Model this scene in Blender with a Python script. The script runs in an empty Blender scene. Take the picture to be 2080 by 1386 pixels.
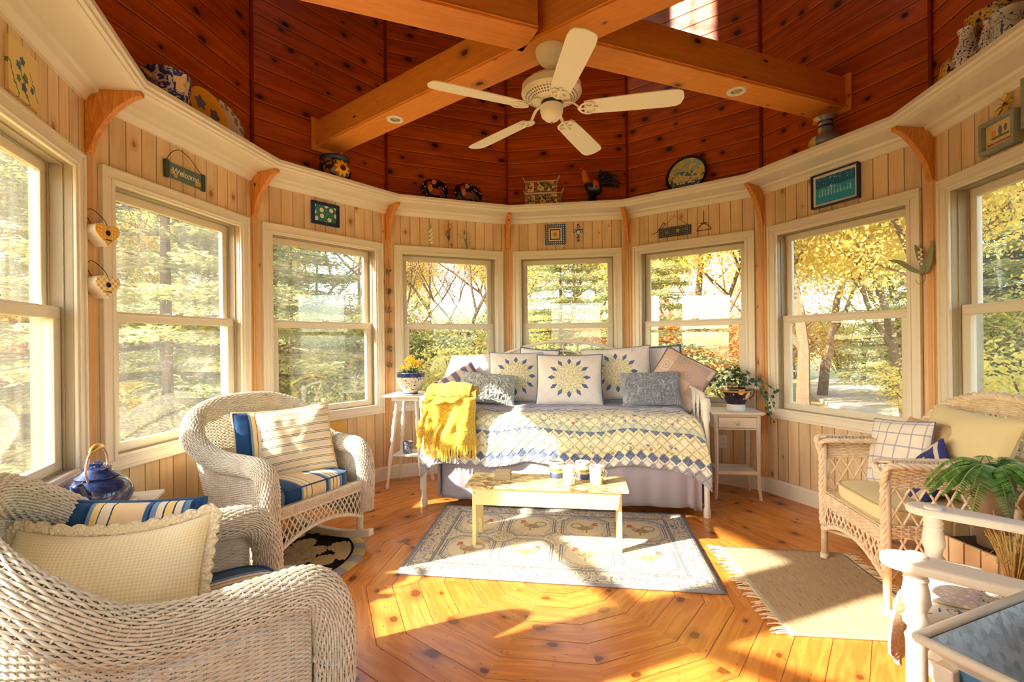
import bpy, math, random
from math import pi, sin, cos, sqrt, radians as rad
from mathutils import Vector, Matrix, Euler, noise as mn
SC = bpy.context.scene
COL = SC.collection
rnd = random.Random(7)
# ------------------------------------------------------------------ objects
def link(o, parent=None):
    COL.objects.link(o)
    if parent is not None: o.parent = parent
    return o
def tag(o, label=None, cat=None, group=None, kind=None):
    if label: o['label'] = label
    if cat: o['category'] = cat
    if group: o['group'] = group
    if kind: o['kind'] = kind
    return o
def empty(name, loc=(0,0,0), rz=0, label=None, cat=None, group=None, kind=None, rot=None):
    o = bpy.data.objects.new(name, None); COL.objects.link(o)
    o.empty_display_size = .1
    o.location = loc
    o.rotation_euler = rot if rot else (0,0,rz)
    return tag(o, label, cat, group, kind)
def kids(o): return list(o.children)
def copy_tree(o, parent=None):
    ch = list(o.children)
    c = o.copy(); COL.objects.link(c); c.parent = parent
    for k in ch: copy_tree(k, c)
    return c
class MB:
    """collects geometry, builds ONE mesh object"""
    def __init__(s): s.v=[]; s.f=[]; s.uv={}; s.mi=[]; s.m=0
    def add(s, vs, fs, uvs=None):
        b=len(s.v); s.v+=[tuple(p) for p in vs]
        for i,f in enumerate(fs):
            s.f.append(tuple(b+k for k in f)); s.mi.append(s.m)
            if uvs: s.uv[len(s.f)-1]=[uvs[k] for k in f]
        return s
    def box(s, c, d, R=None):
        x,y,z=d[0]/2,d[1]/2,d[2]/2
        vs=[Vector((a,b,e)) for a in(-x,x) for b in(-y,y) for e in(-z,z)]
        if R is not None: vs=[R@v for v in vs]
        vs=[v+Vector(c) for v in vs]
        return s.add(vs,[(0,1,3,2),(4,6,7,5),(0,4,5,1),(2,3,7,6),(0,2,6,4),(1,5,7,3)])
    def bb(s, x0,x1,y0,y1,z0,z1):
        return s.box(((x0+x1)/2,(y0+y1)/2,(z0+z1)/2),(abs(x1-x0),abs(y1-y0),abs(z1-z0)))
    def prism(s, pts, z0, z1, f=lambda x,y,z:(x,y,z)):
        n=len(pts)
        # orientation
        a=sum(pts[i][0]*pts[(i+1)%n][1]-pts[(i+1)%n][0]*pts[i][1] for i in range(n))
        if a<0: pts=pts[::-1]
        vs=[f(x,y,z0) for x,y in pts]+[f(x,y,z1) for x,y in pts]
        fs=[tuple(range(n-1,-1,-1)),tuple(range(n,2*n))]+[(i,(i+1)%n,n+(i+1)%n,n+i) for i in range(n)]
        return s.add(vs,fs)
    def lathe(s, prof, n=24, c=(0,0,0), cap=True, M=None, sy=1):
        vs=[];m=len(prof)
        for i in range(n):
            a=2*pi*i/n
            for r,z in prof: 
                p=Vector((r*cos(a),r*sin(a)*sy,z))
                if M is not None: p=M@p
                vs.append(p+Vector(c))
        fs=[]
        for i in range(n):
            j=(i+1)%n
            for k in range(m-1):
                fs.append((i*m+k,j*m+k,j*m+k+1,i*m+k+1))
        if cap:
            if prof[0][0]>1e-5: fs.append(tuple(i*m for i in range(n-1,-1,-1)))
            if prof[-1][0]>1e-5: fs.append(tuple(i*m+m-1 for i in range(n)))
        return s.add(vs,fs)
    def tube(s, pts, r, n=8, closed=False, cap=True, flat=1.0):
        P=[Vector(p) for p in pts]; N=len(P)
        R=r if hasattr(r,'__len__') else [r]*N
        vs=[]; up=None
        for i in range(N):
            if closed: t=P[(i+1)%N]-P[i-1]
            else: t=P[min(i+1,N-1)]-P[max(i-1,0)]
            if t.length<1e-9: t=Vector((0,0,1))
            t.normalize()
            if up is None:
                up=Vector((0,0,1)) if abs(t.z)<.9 else Vector((1,0,0))
            x=up.cross(t)
            if x.length<1e-6: x=Vector((1,0,0)).cross(t)
            x.normalize(); y=t.cross(x); up=y
            for k in range(n):
                a=2*pi*k/n
                vs.append(P[i]+(x*cos(a)+y*sin(a)*flat)*R[i])
        fs=[]
        for i in range(N if closed else N-1):
            j=(i+1)%N
            for k in range(n):
                l=(k+1)%n
                fs.append((i*n+k,i*n+l,j*n+l,j*n+k))
        if cap and not closed:
            fs.append(tuple(range(n-1,-1,-1))); fs.append(tuple((N-1)*n+k for k in range(n)))
        return s.add(vs,fs)
    def grid(s, fn, nu, nv, cu=False, cv=False, uvf=None):
        vs=[];uvs=[]
        for i in range(nu+(0 if cu else 1)):
            for j in range(nv+(0 if cv else 1)):
                u=i/nu;v=j/nv
                vs.append(fn(u,v)); uvs.append(uvf(u,v) if uvf else (u,v))
        J=nv+(0 if cv else 1); I=nu+(0 if cu else 1)
        fs=[]
        b=len(s.v); s.v+=[tuple(p) for p in vs]
        for i in range(nu):
            for j in range(nv):
                q=(i*J+j,((i+1)%I)*J+j,((i+1)%I)*J+(j+1)%J,i*J+(j+1)%J)
                s.f.append(tuple(b+k for k in q)); s.mi.append(s.m)
                u0,v0,u1,v1=i/nu,j/nv,(i+1)/nu,(j+1)/nv
                F=uvf or (lambda a,c:(a,c))
                s.uv[len(s.f)-1]=[F(u0,v0),F(u1,v0),F(u1,v1),F(u0,v1)]
        return s
    def ell(s, c, r, nu=16, nv=10, M=None):
        def f(u,v):
            a=2*pi*u; b=pi*(v-.5)
            p=Vector((r[0]*cos(a)*cos(b),r[1]*sin(a)*cos(b),r[2]*sin(b)))
            if M is not None: p=M@p
            return p+Vector(c)
        return s.grid(f,nu,nv,cu=True)
    def build(s, name, mat, parent=None, smooth=False, bevel=0, loc=None, rz=0, ang=None, subs=0, weld=False):
        me=bpy.data.meshes.new(name); me.from_pydata(s.v,[],s.f)
        mats=mat if isinstance(mat,(list,tuple)) else [mat]
        for m in mats: me.materials.append(m)
        if len(mats)>1: me.polygons.foreach_set('material_index',s.mi)
        if s.uv:
            L=me.uv_layers.new(name='UVMap').data
            for p in me.polygons:
                q=s.uv.get(p.index)
                if q:
                    for k,li in enumerate(p.loop_indices): L[li].uv=q[k]
        if smooth: me.polygons.foreach_set('use_smooth',[True]*len(me.polygons))
        me.update()
        o=bpy.data.objects.new(name,me); link(o,parent)
        if loc: o.location=loc
        if rz: o.rotation_euler=(0,0,rz)
        if smooth and ang:
            me.set_sharp_from_angle(angle=rad(ang))
        if bevel:
            b=o.modifiers.new('bevel','BEVEL'); b.width=bevel; b.segments=2; b.limit_method='ANGLE'; b.angle_limit=rad(40)
        if subs:
            b=o.modifiers.new('subd','SUBSURF'); b.levels=subs; b.render_levels=subs
        return o
def rz(a): return Matrix.Rotation(a,3,'Z')
def rx(a): return Matrix.Rotation(a,3,'X')
def ry(a): return Matrix.Rotation(a,3,'Y')
def bez(pts, n=8):
    """Catmull-Rom through points"""
    P=[Vector(p) for p in pts]; out=[]
    for i in range(len(P)-1):
        a=P[max(i-1,0)];b=P[i];c=P[i+1];d=P[min(i+2,len(P)-1)]
        for k in range(n):
            t=k/n
            out.append(.5*((2*b)+(c-a)*t+(2*a-5*b+4*c-d)*t*t+(-a+3*b-3*c+d)*t**3))
    out.append(P[-1]); return out
# ------------------------------------------------------------------ material language
class Sc:
    def __init__(s,t,k): s.t=t; s.k=k
    def _b(s,op,o,r=False):
        a,b=(o,s) if r else (s,o)
        return s.t.math(op,a,b)
    def __add__(s,o): return s._b('ADD',o)
    def __radd__(s,o): return s._b('ADD',o,1)
    def __sub__(s,o): return s._b('SUBTRACT',o)
    def __rsub__(s,o): return s._b('SUBTRACT',o,1)
    def __mul__(s,o): return s._b('MULTIPLY',o)
    def __rmul__(s,o): return s._b('MULTIPLY',o,1)
    def __truediv__(s,o): return s._b('DIVIDE',o)
    def __rtruediv__(s,o): return s._b('DIVIDE',o,1)
    def __gt__(s,o): return s._b('GREATER_THAN',o)
    def __lt__(s,o): return s._b('LESS_THAN',o)
    def floor(s): return s.t.math('FLOOR',s)
    def fract(s): return s.t.math('FRACT',s)
    def abs(s): return s.t.math('ABSOLUTE',s)
    def sin(s): return s.t.math('SINE',s)
    def sqrt(s): return s.t.math('SQRT',s)
    def max(s,o): return s._b('MAXIMUM',o)
    def min(s,o): return s._b('MINIMUM',o)
    def mod(s,o): return s._b('FLOORED_MODULO',o)
    def pow(s,o): return s._b('POWER',o)
    def ss(s,lo,hi): return s.t.ss(s,lo,hi)
class T:
    def __init__(s,name):
        s.mat=bpy.data.materials.new(name); s.mat.use_nodes=True
        s.nt=s.mat.node_tree; s.n=s.nt.nodes; s.n.clear()
        s.out=s.n.new('ShaderNodeOutputMaterial')
    def con(s,v,sock):
        if isinstance(v,Sc): s.nt.links.new(v.k,sock)
        elif v is not None:
            if isinstance(v,(tuple,list)):
                L=len(sock.default_value)
                sock.default_value=(tuple(v)+(1,))[:L] if L==4 else tuple(v)[:L]
            else:
                try: sock.default_value=v
                except Exception: sock.default_value=(v,)*len(sock.default_value)
    def w(s,k): return Sc(s,k)
    def math(s,op,*a):
        n=s.n.new('ShaderNodeMath'); n.operation=op
        for i,x in enumerate(a): s.con(x,n.inputs[i])
        return s.w(n.outputs[0])
    def ss(s,x,lo,hi):
        n=s.n.new('ShaderNodeMapRange'); n.interpolation_type='SMOOTHSTEP'
        s.con(x,n.inputs[0]); n.inputs[1].default_value=lo; n.inputs[2].default_value=hi
        return s.w(n.outputs[0])
    def xyz(s,v):
        n=s.n.new('ShaderNodeSeparateXYZ'); s.con(v,n.inputs[0]); return [s.w(o) for o in n.outputs]
    def vec(s,x,y,z=0.0):
        n=s.n.new('ShaderNodeCombineXYZ')
        for i,a in enumerate((x,y,z)): s.con(a,n.inputs[i])
        return s.w(n.outputs[0])
    def obj(s):
        n=s.n.new('ShaderNodeTexCoord'); return s.w(n.outputs['Object'])
    def uv(s):
        n=s.n.new('ShaderNodeTexCoord'); return s.w(n.outputs['UV'])
    def geo(s,k='Position'):
        n=s.n.new('ShaderNodeNewGeometry'); return s.w(n.outputs[k])
    def orand(s):
        n=s.n.new('ShaderNodeObjectInfo'); return s.w(n.outputs['Random'])
    def noise(s,v,scale=5,det=2,rough=.5,dist=0,k='Fac'):
        n=s.n.new('ShaderNodeTexNoise'); s.con(v,n.inputs['Vector'])
        n.inputs['Scale'].default_value=scale; n.inputs['Detail'].default_value=det
        n.inputs['Roughness'].default_value=rough; n.inputs['Distortion'].default_value=dist
        return s.w(n.outputs[k])
    def voro(s,v,scale=5,k='Distance',feat='F1',rand=1.0):
        n=s.n.new('ShaderNodeTexVoronoi'); n.feature=feat; s.con(v,n.inputs['Vector'])
        n.inputs['Scale'].default_value=scale; n.inputs['Randomness'].default_value=rand
        return s.w(n.outputs[k])
    def voro2(s,v,scale=5,k='Distance',feat='F1',rand=1.0):
        r=s.voro(v,scale,k,feat,rand); r.k.node.voronoi_dimensions='2D'; return r
    def white(s,v,k='Value'):
        n=s.n.new('ShaderNodeTexWhiteNoise'); s.con(v,n.inputs['Vector']); return s.w(n.outputs[k])
    def mix(s,f,a,b,mode='MIX'):
        n=s.n.new('ShaderNodeMix'); n.data_type='RGBA'; n.blend_type=mode
        s.con(f,n.inputs[0]); s.con(a,n.inputs[6]); s.con(b,n.inputs[7])
        return s.w(n.outputs[2])
    def ramp(s,f,stops,interp='LINEAR'):
        n=s.n.new('ShaderNodeValToRGB'); r=n.color_ramp; r.interpolation=interp
        while len(r.elements)<len(stops): r.elements.new(.5)
        for e,(p,c) in zip(r.elements,stops): e.position=p; e.color=tuple(c)+(1,)
        s.con(f,n.inputs[0]); return s.w(n.outputs[0])
    def bump(s,h,dist=.01,strength=1):
        n=s.n.new('ShaderNodeBump'); n.inputs['Distance'].default_value=dist; n.inputs['Strength'].default_value=strength
        s.con(h,n.inputs['Height']); return s.w(n.outputs[0])
    def pbr(s,col,rough=.5,metal=0,bump=None,spec=.5,**kw):
        n=s.n.new('ShaderNodeBsdfPrincipled')
        s.con(col,n.inputs['Base Color']); s.con(rough,n.inputs['Roughness']); s.con(metal,n.inputs['Metallic'])
        s.con(spec,n.inputs['Specular IOR Level'])
        for k,v in kw.items(): s.con(v,n.inputs[k.replace('_',' ')])
        if bump is not None: s.con(bump,n.inputs['Normal'])
        s.nt.links.new(n.outputs[0],s.out.inputs[0]); s.b=n
        return s.mat
def plain(name,col,rough=.5,metal=0,var=.0,spec=.4,**kw):
    t=T(name)
    c=col
    if var:
        nz=t.noise(t.obj(),9,3,.6)
        c=t.mix(nz,tuple(max(0,x*(1-var)) for x in col),tuple(min(1,x*(1+var)) for x in col))
    return t.pbr(c,rough,metal,spec=spec,**kw)
def boards(t,u,v,W,c1,c2,kcol,kd=.3,gdark=.35,gw=.03,seed=0.0,L=.42,lines=30.,ks=.012,lstr=.35,bvar=.25,gcol=None):
    """tongue and groove boards: u across, v along -> (colour, height)"""
    b=(u/W).floor(); fu=(u/W).fract()
    r=t.white(t.vec(b,seed,3.0)); 
    vv=v+r*41.0
    g=t.noise(t.vec(u*9.0,vv*.9,b*3.7+seed),1.0,3,.55)
    ln=((g*lines).sin()*.5+.5)
    f2=t.noise(t.vec(u*160.0,vv*3.0,b),1.0,2,.6)
    col=t.mix(ln*lstr+f2*.5*(1-lstr)+.15*r,c1,c2)
    # knots
    cell=(vv/L).floor(); k1=t.white(t.vec(b,cell,1.0+seed)); k2=t.white(t.vec(b,cell,2.0+seed)); k3=t.white(t.vec(b,cell,5.0+seed))
    du=(fu-.5)*W-(k1-.5)*(W*.7)
    dv=(vv/L-cell-.2-k2*.6)*L
    wob=t.noise(t.vec(u*40.0,vv*40.0,b),1.0,2,.5)-.5
    d=((du*du)+(dv*dv)*.45).sqrt()/(k3*ks+ks*.4)+wob*.6
    ex=t.white(t.vec(b,cell,9.0+seed))<kd
    kn=(1.0-d.ss(.7,1.25))*ex
    halo=(1.0-d.ss(1.0,3.2))*ex*.35
    col=t.mix(halo,col,kcol); col=t.mix(kn*.92,col,kcol)
    br=t.white(t.vec(b,seed,8.0))*bvar+(1-bvar*.5)
    col=t.mix(1.0,col,t.vec(br,br,br),'MULTIPLY')
    gr=1.0-((fu-.5).abs()*-1.0+.5).ss(0.0,gw)
    col=t.mix(gr*gdark,col,gcol or (.12,.04,.01))
    return col, gr*-1.0+f2*.04
def s(r,g,b):
    f=lambda c:(c/255/12.92 if c/255<=.04045 else ((c/255+.055)/1.055)**2.4)
    return (f(r),f(g),f(b))
R=2.3; N12=12; TA=math.tan(pi/12); AP=R*cos(pi/12); HW=R*sin(pi/12); TH=.14
# ------------------------------------------------------------------ shell materials
def mat_wall():
    t=T('whitewashed_pine'); x,y,z=t.xyz(t.obj()); o=t.orand()
    col,h=boards(t,x+10.0,z+o*17.0,.0916,s(236,206,164),s(212,172,124),s(168,108,50),kd=.34,gdark=.75,gw=.04,lines=24,lstr=.4,bvar=.2,gcol=s(130,78,36))
    return t.pbr(col,.5,bump=t.bump(h,.004),spec=.3)
def mat_upper():
    t=T('red_stained_pine'); x,y,z=t.xyz(t.obj()); o=t.orand()
    col,h=boards(t,z+.03,x+o*23.0,.128,s(208,96,20),s(150,54,6),s(36,12,4),kd=.55,gdark=.7,gw=.04,lines=26,lstr=.4,ks=.017,bvar=.3,L=.34,gcol=s(70,18,4))
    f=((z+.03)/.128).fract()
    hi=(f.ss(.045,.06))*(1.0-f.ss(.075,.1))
    col=t.mix(hi*.75,col,s(236,132,48))  # bright highlight line along each board edge, painted into the colour
    return t.pbr(col,.34,bump=t.bump(h,.004),spec=.45)
def mat_beam():
    t=T('stained_beam_wood'); x,y,z=t.xyz(t.obj()); o=t.orand()
    col,h=boards(t,y+z*1.0+5.0,x+o*9.0,1.4,s(240,156,66),s(220,126,44),s(74,26,8),kd=.9,gdark=0,lines=60,lstr=.3,ks=.014,L=.5,bvar=.05)
    # knots over the narrow faces
    v=t.voro(t.vec(x*3.2,y*7.0,z*7.0),1.0); 
    col=t.mix((1.0-v.ss(.05,.09))*.85,col,s(70,22,6))
    return t.pbr(col,.4,bump=t.bump(h,.003),spec=.4)
def mat_bracket():
    t=T('bracket_wood'); x,y,z=t.xyz(t.obj())
    g=t.noise(t.vec(x*9,y*9,z*1.3+t.orand()*9),2.0,3,.6,1.0); l=(g*40).sin()*.5+.5
    v=t.voro(t.obj()+0.0 if 0 else t.vec(x*6,y*6,z*4+t.orand()*5),1.3)
    c=t.mix(l,s(224,150,66),s(206,124,48)); c=t.mix(1.0-v.ss(.06,.1),c,s(80,30,10))
    return t.pbr(c,.42)
def mat_floor():
    t=T('varnished_pine_floor'); u,v,_=t.xyz(t.uv())
    sec=(u/10.0).floor(); uu=u-sec*10.0
    col,h=boards(t,v+3.0,uu+sec*7.3,.128,s(226,150,70),s(190,108,40),s(92,40,14),kd=.7,gdark=.6,gw=.022,lines=46,lstr=.5,ks=.019,L=.36,bvar=.22,gcol=s(80,36,12))
    big=t.noise(t.geo(),1.1,2,.5)
    col=t.mix(big*.22,col,s(205,120,45))
    # fine dark flecks
    fl=t.voro(t.vec(uu*7,v*34,sec),1.3); col=t.mix((1.0-fl.ss(.06,.12))*.7,col,s(96,42,16))
    r=t.noise(t.geo(),14,3,.6)*.12+.16
    return t.pbr(col,r,bump=t.bump(h+t.noise(t.geo(),3,2,.5)*.3,.0025),spec=.5)
M_WALL=mat_wall(); M_UP=mat_upper(); M_BEAM=mat_beam(); M_BRK=mat_bracket(); M_FLOOR=mat_floor()
M_WHITE=plain('white_trim_paint',s(238,226,204),.38,var=.02,spec=.45)
M_SASH=plain('vinyl_sash_cream',s(232,220,196),.35,spec=.45)
M_TRACK=plain('sash_track_grey',s(176,160,130),.5)
M_BEAD=plain('pine_bead',s(224,174,116),.45,var=.08)
M_RBEAD=plain('red_bead',s(140,46,10),.4,var=.1)
M_EXT=plain('grey_clapboard',s(150,146,138),.7)
M_PLASTER=plain('hall_plaster',s(222,204,172),.8)
def mat_glass(nm='window_glass',du=.02,d0=.012):
    t=T(nm)
    tr=t.n.new('ShaderNodeBsdfTransparent'); tr.inputs[0].default_value=(.97,.98,.96,1)
    gl=t.n.new('ShaderNodeBsdfGlossy'); gl.inputs['Roughness'].default_value=.0
    fr=t.n.new('ShaderNodeLayerWeight'); fr.inputs[0].default_value=.5
    mx=t.n.new('ShaderNodeMixShader'); m2=t.n.new('ShaderNodeMixShader')
    tl=t.n.new('ShaderNodeBsdfTranslucent'); tl.inputs[0].default_value=(1,.97,.9,1)
    x,y,z=t.xyz(t.obj())
    d=t.noise(t.vec(x*14,y,z*2.2),1.0,3,.6)
    t.con(d.ss(.2,.9)*du+d0,m2.inputs[0])  # dust streaks plus an even translucent haze added to veil the outdoor view
    f=t.w(fr.outputs[1]).pow(5.0)*.9+.06
    t.con(f,mx.inputs[0])
    t.nt.links.new(tr.outputs[0],m2.inputs[1]); t.nt.links.new(tl.outputs[0],m2.inputs[2])
    t.nt.links.new(m2.outputs[0],mx.inputs[1]); t.nt.links.new(gl.outputs[0],mx.inputs[2])
    t.nt.links.new(mx.outputs[0],t.out.inputs[0]); return t.mat
M_GLASS=mat_glass(); M_DUSTY=mat_glass('dusty_window_glass',.022,.012)
SIDES={0:'north',1:'north_north_east',2:'east_north_east',3:'east',4:'east_south_east',5:'south_south_east',6:'south',-5:'south_south_west',-4:'west_south_west',-3:'west',-2:'west_north_west',-1:'north_north_west'}
def prof(mb,P,x0=None,x1=None):
    """profile (y,z) run along one side of the twelve-sided room, ends mitred"""
    n=len(P)
    a=sum(P[i][0]*P[(i+1)%n][1]-P[(i+1)%n][0]*P[i][1] for i in range(n))
    if a<0: P=P[::-1]
    L=[((-y*TA) if x0 is None else x0,y,z) for y,z in P]; Q=[((y*TA) if x1 is None else x1,y,z) for y,z in P]
    mb.add(L+Q,[tuple(range(n-1,-1,-1)),tuple(range(n,2*n))]+[(i,(i+1)%n,n+(i+1)%n,n+i) for i in range(n)])
def rng(mb,hx,z0,z1,w,y0,y1,cx=0):
    """rectangular frame ring"""
    mb.bb(cx-hx,cx+hx,y0,y1,z1-w,z1); mb.bb(cx-hx,cx+hx,y0,y1,z0,z0+w)
    mb.bb(cx-hx,cx-hx+w,y0,y1,z0+w,z1-w); mb.bb(cx+hx-w,cx+hx,y0,y1,z0+w,z1-w)
ZT=2.156; ZB=.616; ZLED=2.548; HH=.455; HZ0=.69; HZ1=2.082
def blk(m,x0,x1,z0,z1,y0=AP,y1=AP+TH):
    def e(x,y): return -y*TA if x=='L' else (y*TA if x=='R' else x)
    vs=[(e(x,y),y,z) for x in(x0,x1) for y in(y0,y1) for z in(z0,z1)]
    m.add(vs,[(0,1,3,2),(4,6,7,5),(0,4,5,1),(2,3,7,6),(0,2,6,4),(1,5,7,3)])
TOWER=7.25; CW=.225; CZ0=5.98; CZ1=6.95
for k,nm in SIDES.items():
    a=-k*pi/6
    m=MB()
    if k==6:
        blk(m,'L',-.5,-.02,ZLED); blk(m,.5,'R',-.02,ZLED); blk(m,-.5,.5,2.2,ZLED)
    else:
        blk(m,'L',-HH-.01,-.02,ZLED); blk(m,HH+.01,'R',-.02,ZLED); blk(m,-HH-.01,HH+.01,-.02,HZ0-.01); blk(m,-HH-.01,HH+.01,HZ1+.01,ZLED)
    tag(m.build('wall_'+nm,M_WALL,rz=a),kind='structure')
    m=MB()
    if k in(-3,0,3):
        cx=-.08 if k==-3 else 0
        blk(m,'L',cx-CW,ZLED,TOWER); blk(m,cx+CW,'R',ZLED,TOWER); blk(m,cx-CW,cx+CW,ZLED,CZ0); blk(m,cx-CW,cx+CW,CZ1,TOWER)
    else: blk(m,'L','R',ZLED,TOWER)
    tag(m.build('wall_upper_'+nm,M_UP,rz=a),kind='structure')
    # ledge
    m=MB()
    prof(m,[(1.949,ZLED),(1.949,2.53),(1.958,2.522),(1.96,2.508),(1.972,2.502),(1.974,2.494),(2.0,2.49),(2.150,2.49),(2.156,2.474),(2.185,2.466),(2.2,2.448),(2.206,2.436),(AP,2.434),(AP,ZLED)])
    prof(m,[(1.949,ZLED),(1.949,ZLED+.006),(1.965,ZLED+.006),(1.967,ZLED)])
    tag(m.build('trim_ledge',M_WHITE,rz=a),kind='structure')
    if k!=6:
        m=MB(); prof(m,[(AP-.018,0),(AP-.018,.105),(AP-.012,.118),(AP-.004,.122),(AP,.122),(AP,0)])
        tag(m.build('baseboard_'+nm,M_WHITE,rz=a),kind='structure')
# corner beads, posts and brackets
for j in range(-5,7):
    a=-(j-.5)*pi/6
    m=MB(); m.tube([(0,R-.008,.12),(0,R-.008,ZLED-.1)],.011,8)
    for sx in(-1,1): m.box((sx*.022,R-.006,(ZLED)/2+.0),(.022,.012,ZLED-.12),rz(-sx*pi/12))
    tag(m.build('trim_corner_post',M_BEAD,rz=a,smooth=True,ang=40),kind='structure')
    m=MB(); m.tube([(0,R-.012,ZLED),(0,R-.012,TOWER)],.012,6)
    tag(m.build('trim_corner_bead',M_RBEAD,rz=a),kind='structure')
    m=MB()
    pts=[(R-.012,2.49),(R-.26,2.49),(R-.26,2.468)]
    for i in range(1,11):
        q=i/10*pi/2; pts.append((R-.26+.225*sin(q)**1.35,2.198+.27*max(0,cos(q))**1.35))
    pts+= [(R-.03,2.19),(R-.012,2.18)]
    m.prism(pts,-.0175,.0175,lambda x,y,z:(z,x,y))
    tag(m.build('trim_bracket',M_BRK,rz=a,bevel=.002),kind='structure')
# windows
def window(n,k,x=0):
    r=empty('window_%d'%n,rz=-k*pi/6,kind='structure')
    c=MB(); rng(c,.535,ZB,ZT,.018,AP-.030,AP-.0005); rng(c,.518,ZB+.017,ZT-.017,.036,AP-.022,AP-.0005); rng(c,.483,ZB+.052,ZT-.052,.012,AP-.027,AP-.0005); rng(c,.472,ZB+.063,ZT-.063,.016,AP-.018,AP-.0005)
    c.build('window_casing',M_WHITE,r,bevel=.003)
    j=MB(); rng(j,HH+.01,HZ0-.01,HZ1+.01,.012,AP-.004,AP+TH+.01); rng(j,HH,HZ0,HZ1,.008,AP+.028,AP+.036); rng(j,HH,HZ0,HZ1,.008,AP+.078,AP+.084)
    j.build('jamb_liner',M_TRACK,r)
    u=MB(); y0,y1=AP+.088,AP+.116; Z0,Z1=1.38,HZ1
    u.bb(-HH,HH,y0,y1,Z1-.052,Z1); u.bb(-HH,HH,y0,y1,Z0,Z0+.04)
    for sx in(-1,1): u.bb(sx*(HH-.05),sx*HH,y0,y1,Z0+.04,Z1-.052)
    us=u.build('upper_sash',M_SASH,r,bevel=.003)
    g=MB(); g.bb(-HH+.048,HH-.048,AP+.100,AP+.104,Z0+.038,Z1-.05); g.build('glass_pane',M_DUSTY if k==-4 else M_GLASS,us)
    u=MB(); y0,y1=AP+.042,AP+.074; Z0,Z1=HZ0,1.432
    u.bb(-HH,HH,y0,y1,Z1-.055,Z1); u.bb(-HH,HH,y0,y1,Z0,Z0+.052)
    for sx in(-1,1): u.bb(sx*(HH-.062),sx*HH,y0,y1,Z0+.052,Z1-.055)
    u.bb(-HH+.03,HH-.03,y0-.006,y0+.002,Z1-.018,Z1-.008)
    ls=u.build('lower_sash',M_SASH,r,bevel=.003)
    g=MB(); g.bb(-HH+.06,HH-.06,AP+.056,AP+.06,Z0+.05,Z1-.053); g.build('glass_pane',M_DUSTY if k==-4 else M_GLASS,ls)
    l=MB(); l.bb(-.03,.03,AP+.05,AP+.07,Z1,Z1+.006); l.tube([(0,AP+.058,Z1+.01),(.03,AP+.05,Z1+.013)],.005,6); l.build('sash_lock',M_SASH,r)
    return r
for n,k in enumerate((-4,-3,-2,-1,0,1,2,3,4,5,-5)): window(n+1,k)
def clere(n,k,cx):
    r=empty('window_%d'%n,rz=-k*pi/6,kind='structure')
    c=MB(); rng(c,CW,CZ0,CZ1,.03,AP+.02,AP+.08,cx)
    zm=(CZ0+CZ1)/2-.06
    c.bb(cx-.008,cx+.008,AP+.04,AP+.06,CZ0,CZ1)
    for z in(CZ0+(CZ1-CZ0)*.34,CZ0+(CZ1-CZ0)*.68): c.bb(cx-CW,cx+CW,AP+.04,AP+.06,z-.008,z+.008)
    c.build('window_frame',M_WHITE,r)
    g=MB(); g.bb(cx-CW+.02,cx+CW-.02,AP+.065,AP+.069,CZ0+.02,CZ1-.02); g.build('glass_pane',M_GLASS,r)
for n,(k,cx) in enumerate(((-3,-.08),(0,0),(3,0))): clere(12+n,k,cx)  # west one follows the wall sun patch; other two added for diffuse light
# floor : 12 sectors, boards laid tangentially
m=MB()
for k in range(12):
    a0=(k-.5)*pi/6; a1=(k+.5)*pi/6; am=k*pi/6; RR=R+.17
    P=[(0,0),(RR*sin(a0),RR*cos(a0)),(RR*sin(a1),RR*cos(a1))]
    uv=[]
    for x,y in P:
        al=x*cos(am)-y*sin(am); ra=x*sin(am)+y*cos(am); uv.append((k*10+5+al,ra))
    m.add([(x,y,0) for x,y in P],[(0,2,1)],uv)
    m.add([(x,y,-.06) for x,y in P],[(0,1,2)],uv)
m.add([(-.9,-6.2,-.001),(2.6,-6.2,-.001),(2.6,-2.2,-.001),(-.9,-2.2,-.001)],[(0,1,2,3)],[(125-.9,-6.2),(125+2.6,-6.2),(125+2.6,-2.2),(125-.9,-2.2)])
tag(m.build('floor',M_FLOOR),kind='structure')
m=MB(); m.prism([((R+.16)*sin((k-.5)*pi/6),(R+.16)*cos((k-.5)*pi/6)) for k in range(12)],TOWER,TOWER+.1)
tag(m.build('ceiling',M_PLASTER),kind='structure')
# unseen room added behind the camera doorway; wide openings let in fill daylight
KY=-6.2; KX=2.6; KW=-.9
m=MB(); m.bb(KW-.1,KW,KY,-2.6,-.05,2.6); tag(m.build('wall_added_room_west',M_PLASTER),kind='structure')
m=MB(); m.bb(KX,KX+.1,KY,-2.6,-.05,.9); m.bb(KX,KX+.1,KY,-2.6,2.2,2.6); m.bb(KX,KX+.1,KY,-5.6,.9,2.2); m.bb(KX,KX+.1,-3.2,-2.6,.9,2.2); tag(m.build('wall_added_room_east',M_PLASTER),kind='structure')
m=MB(); m.bb(KW-.1,KX+.1,KY-.1,KY,-.05,.3); m.bb(KW-.1,KX+.1,KY-.1,KY,2.3,2.6); m.bb(KW-.1,-.7,KY-.1,KY,.3,2.3); m.bb(2.2,KX+.1,KY-.1,KY,.3,2.3); tag(m.build('wall_added_room_south',M_PLASTER),kind='structure')
m=MB(); m.bb(KW-.1,-.6,-2.6,-2.5,-.05,2.6); m.bb(.6,KX+.1,-2.6,-2.5,-.05,2.6); m.bb(-.6,.6,-2.6,-2.5,2.25,2.6); tag(m.build('wall_added_room_north',M_PLASTER),kind='structure')
m=MB(); m.bb(-.7,-.6,-2.5,-2.3,0,2.3); m.bb(.6,.7,-2.5,-2.3,0,2.3); m.bb(-.7,.7,-2.5,-2.362,2.2,2.3); tag(m.build('trim_doorway',M_WHITE),kind='structure')
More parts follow.
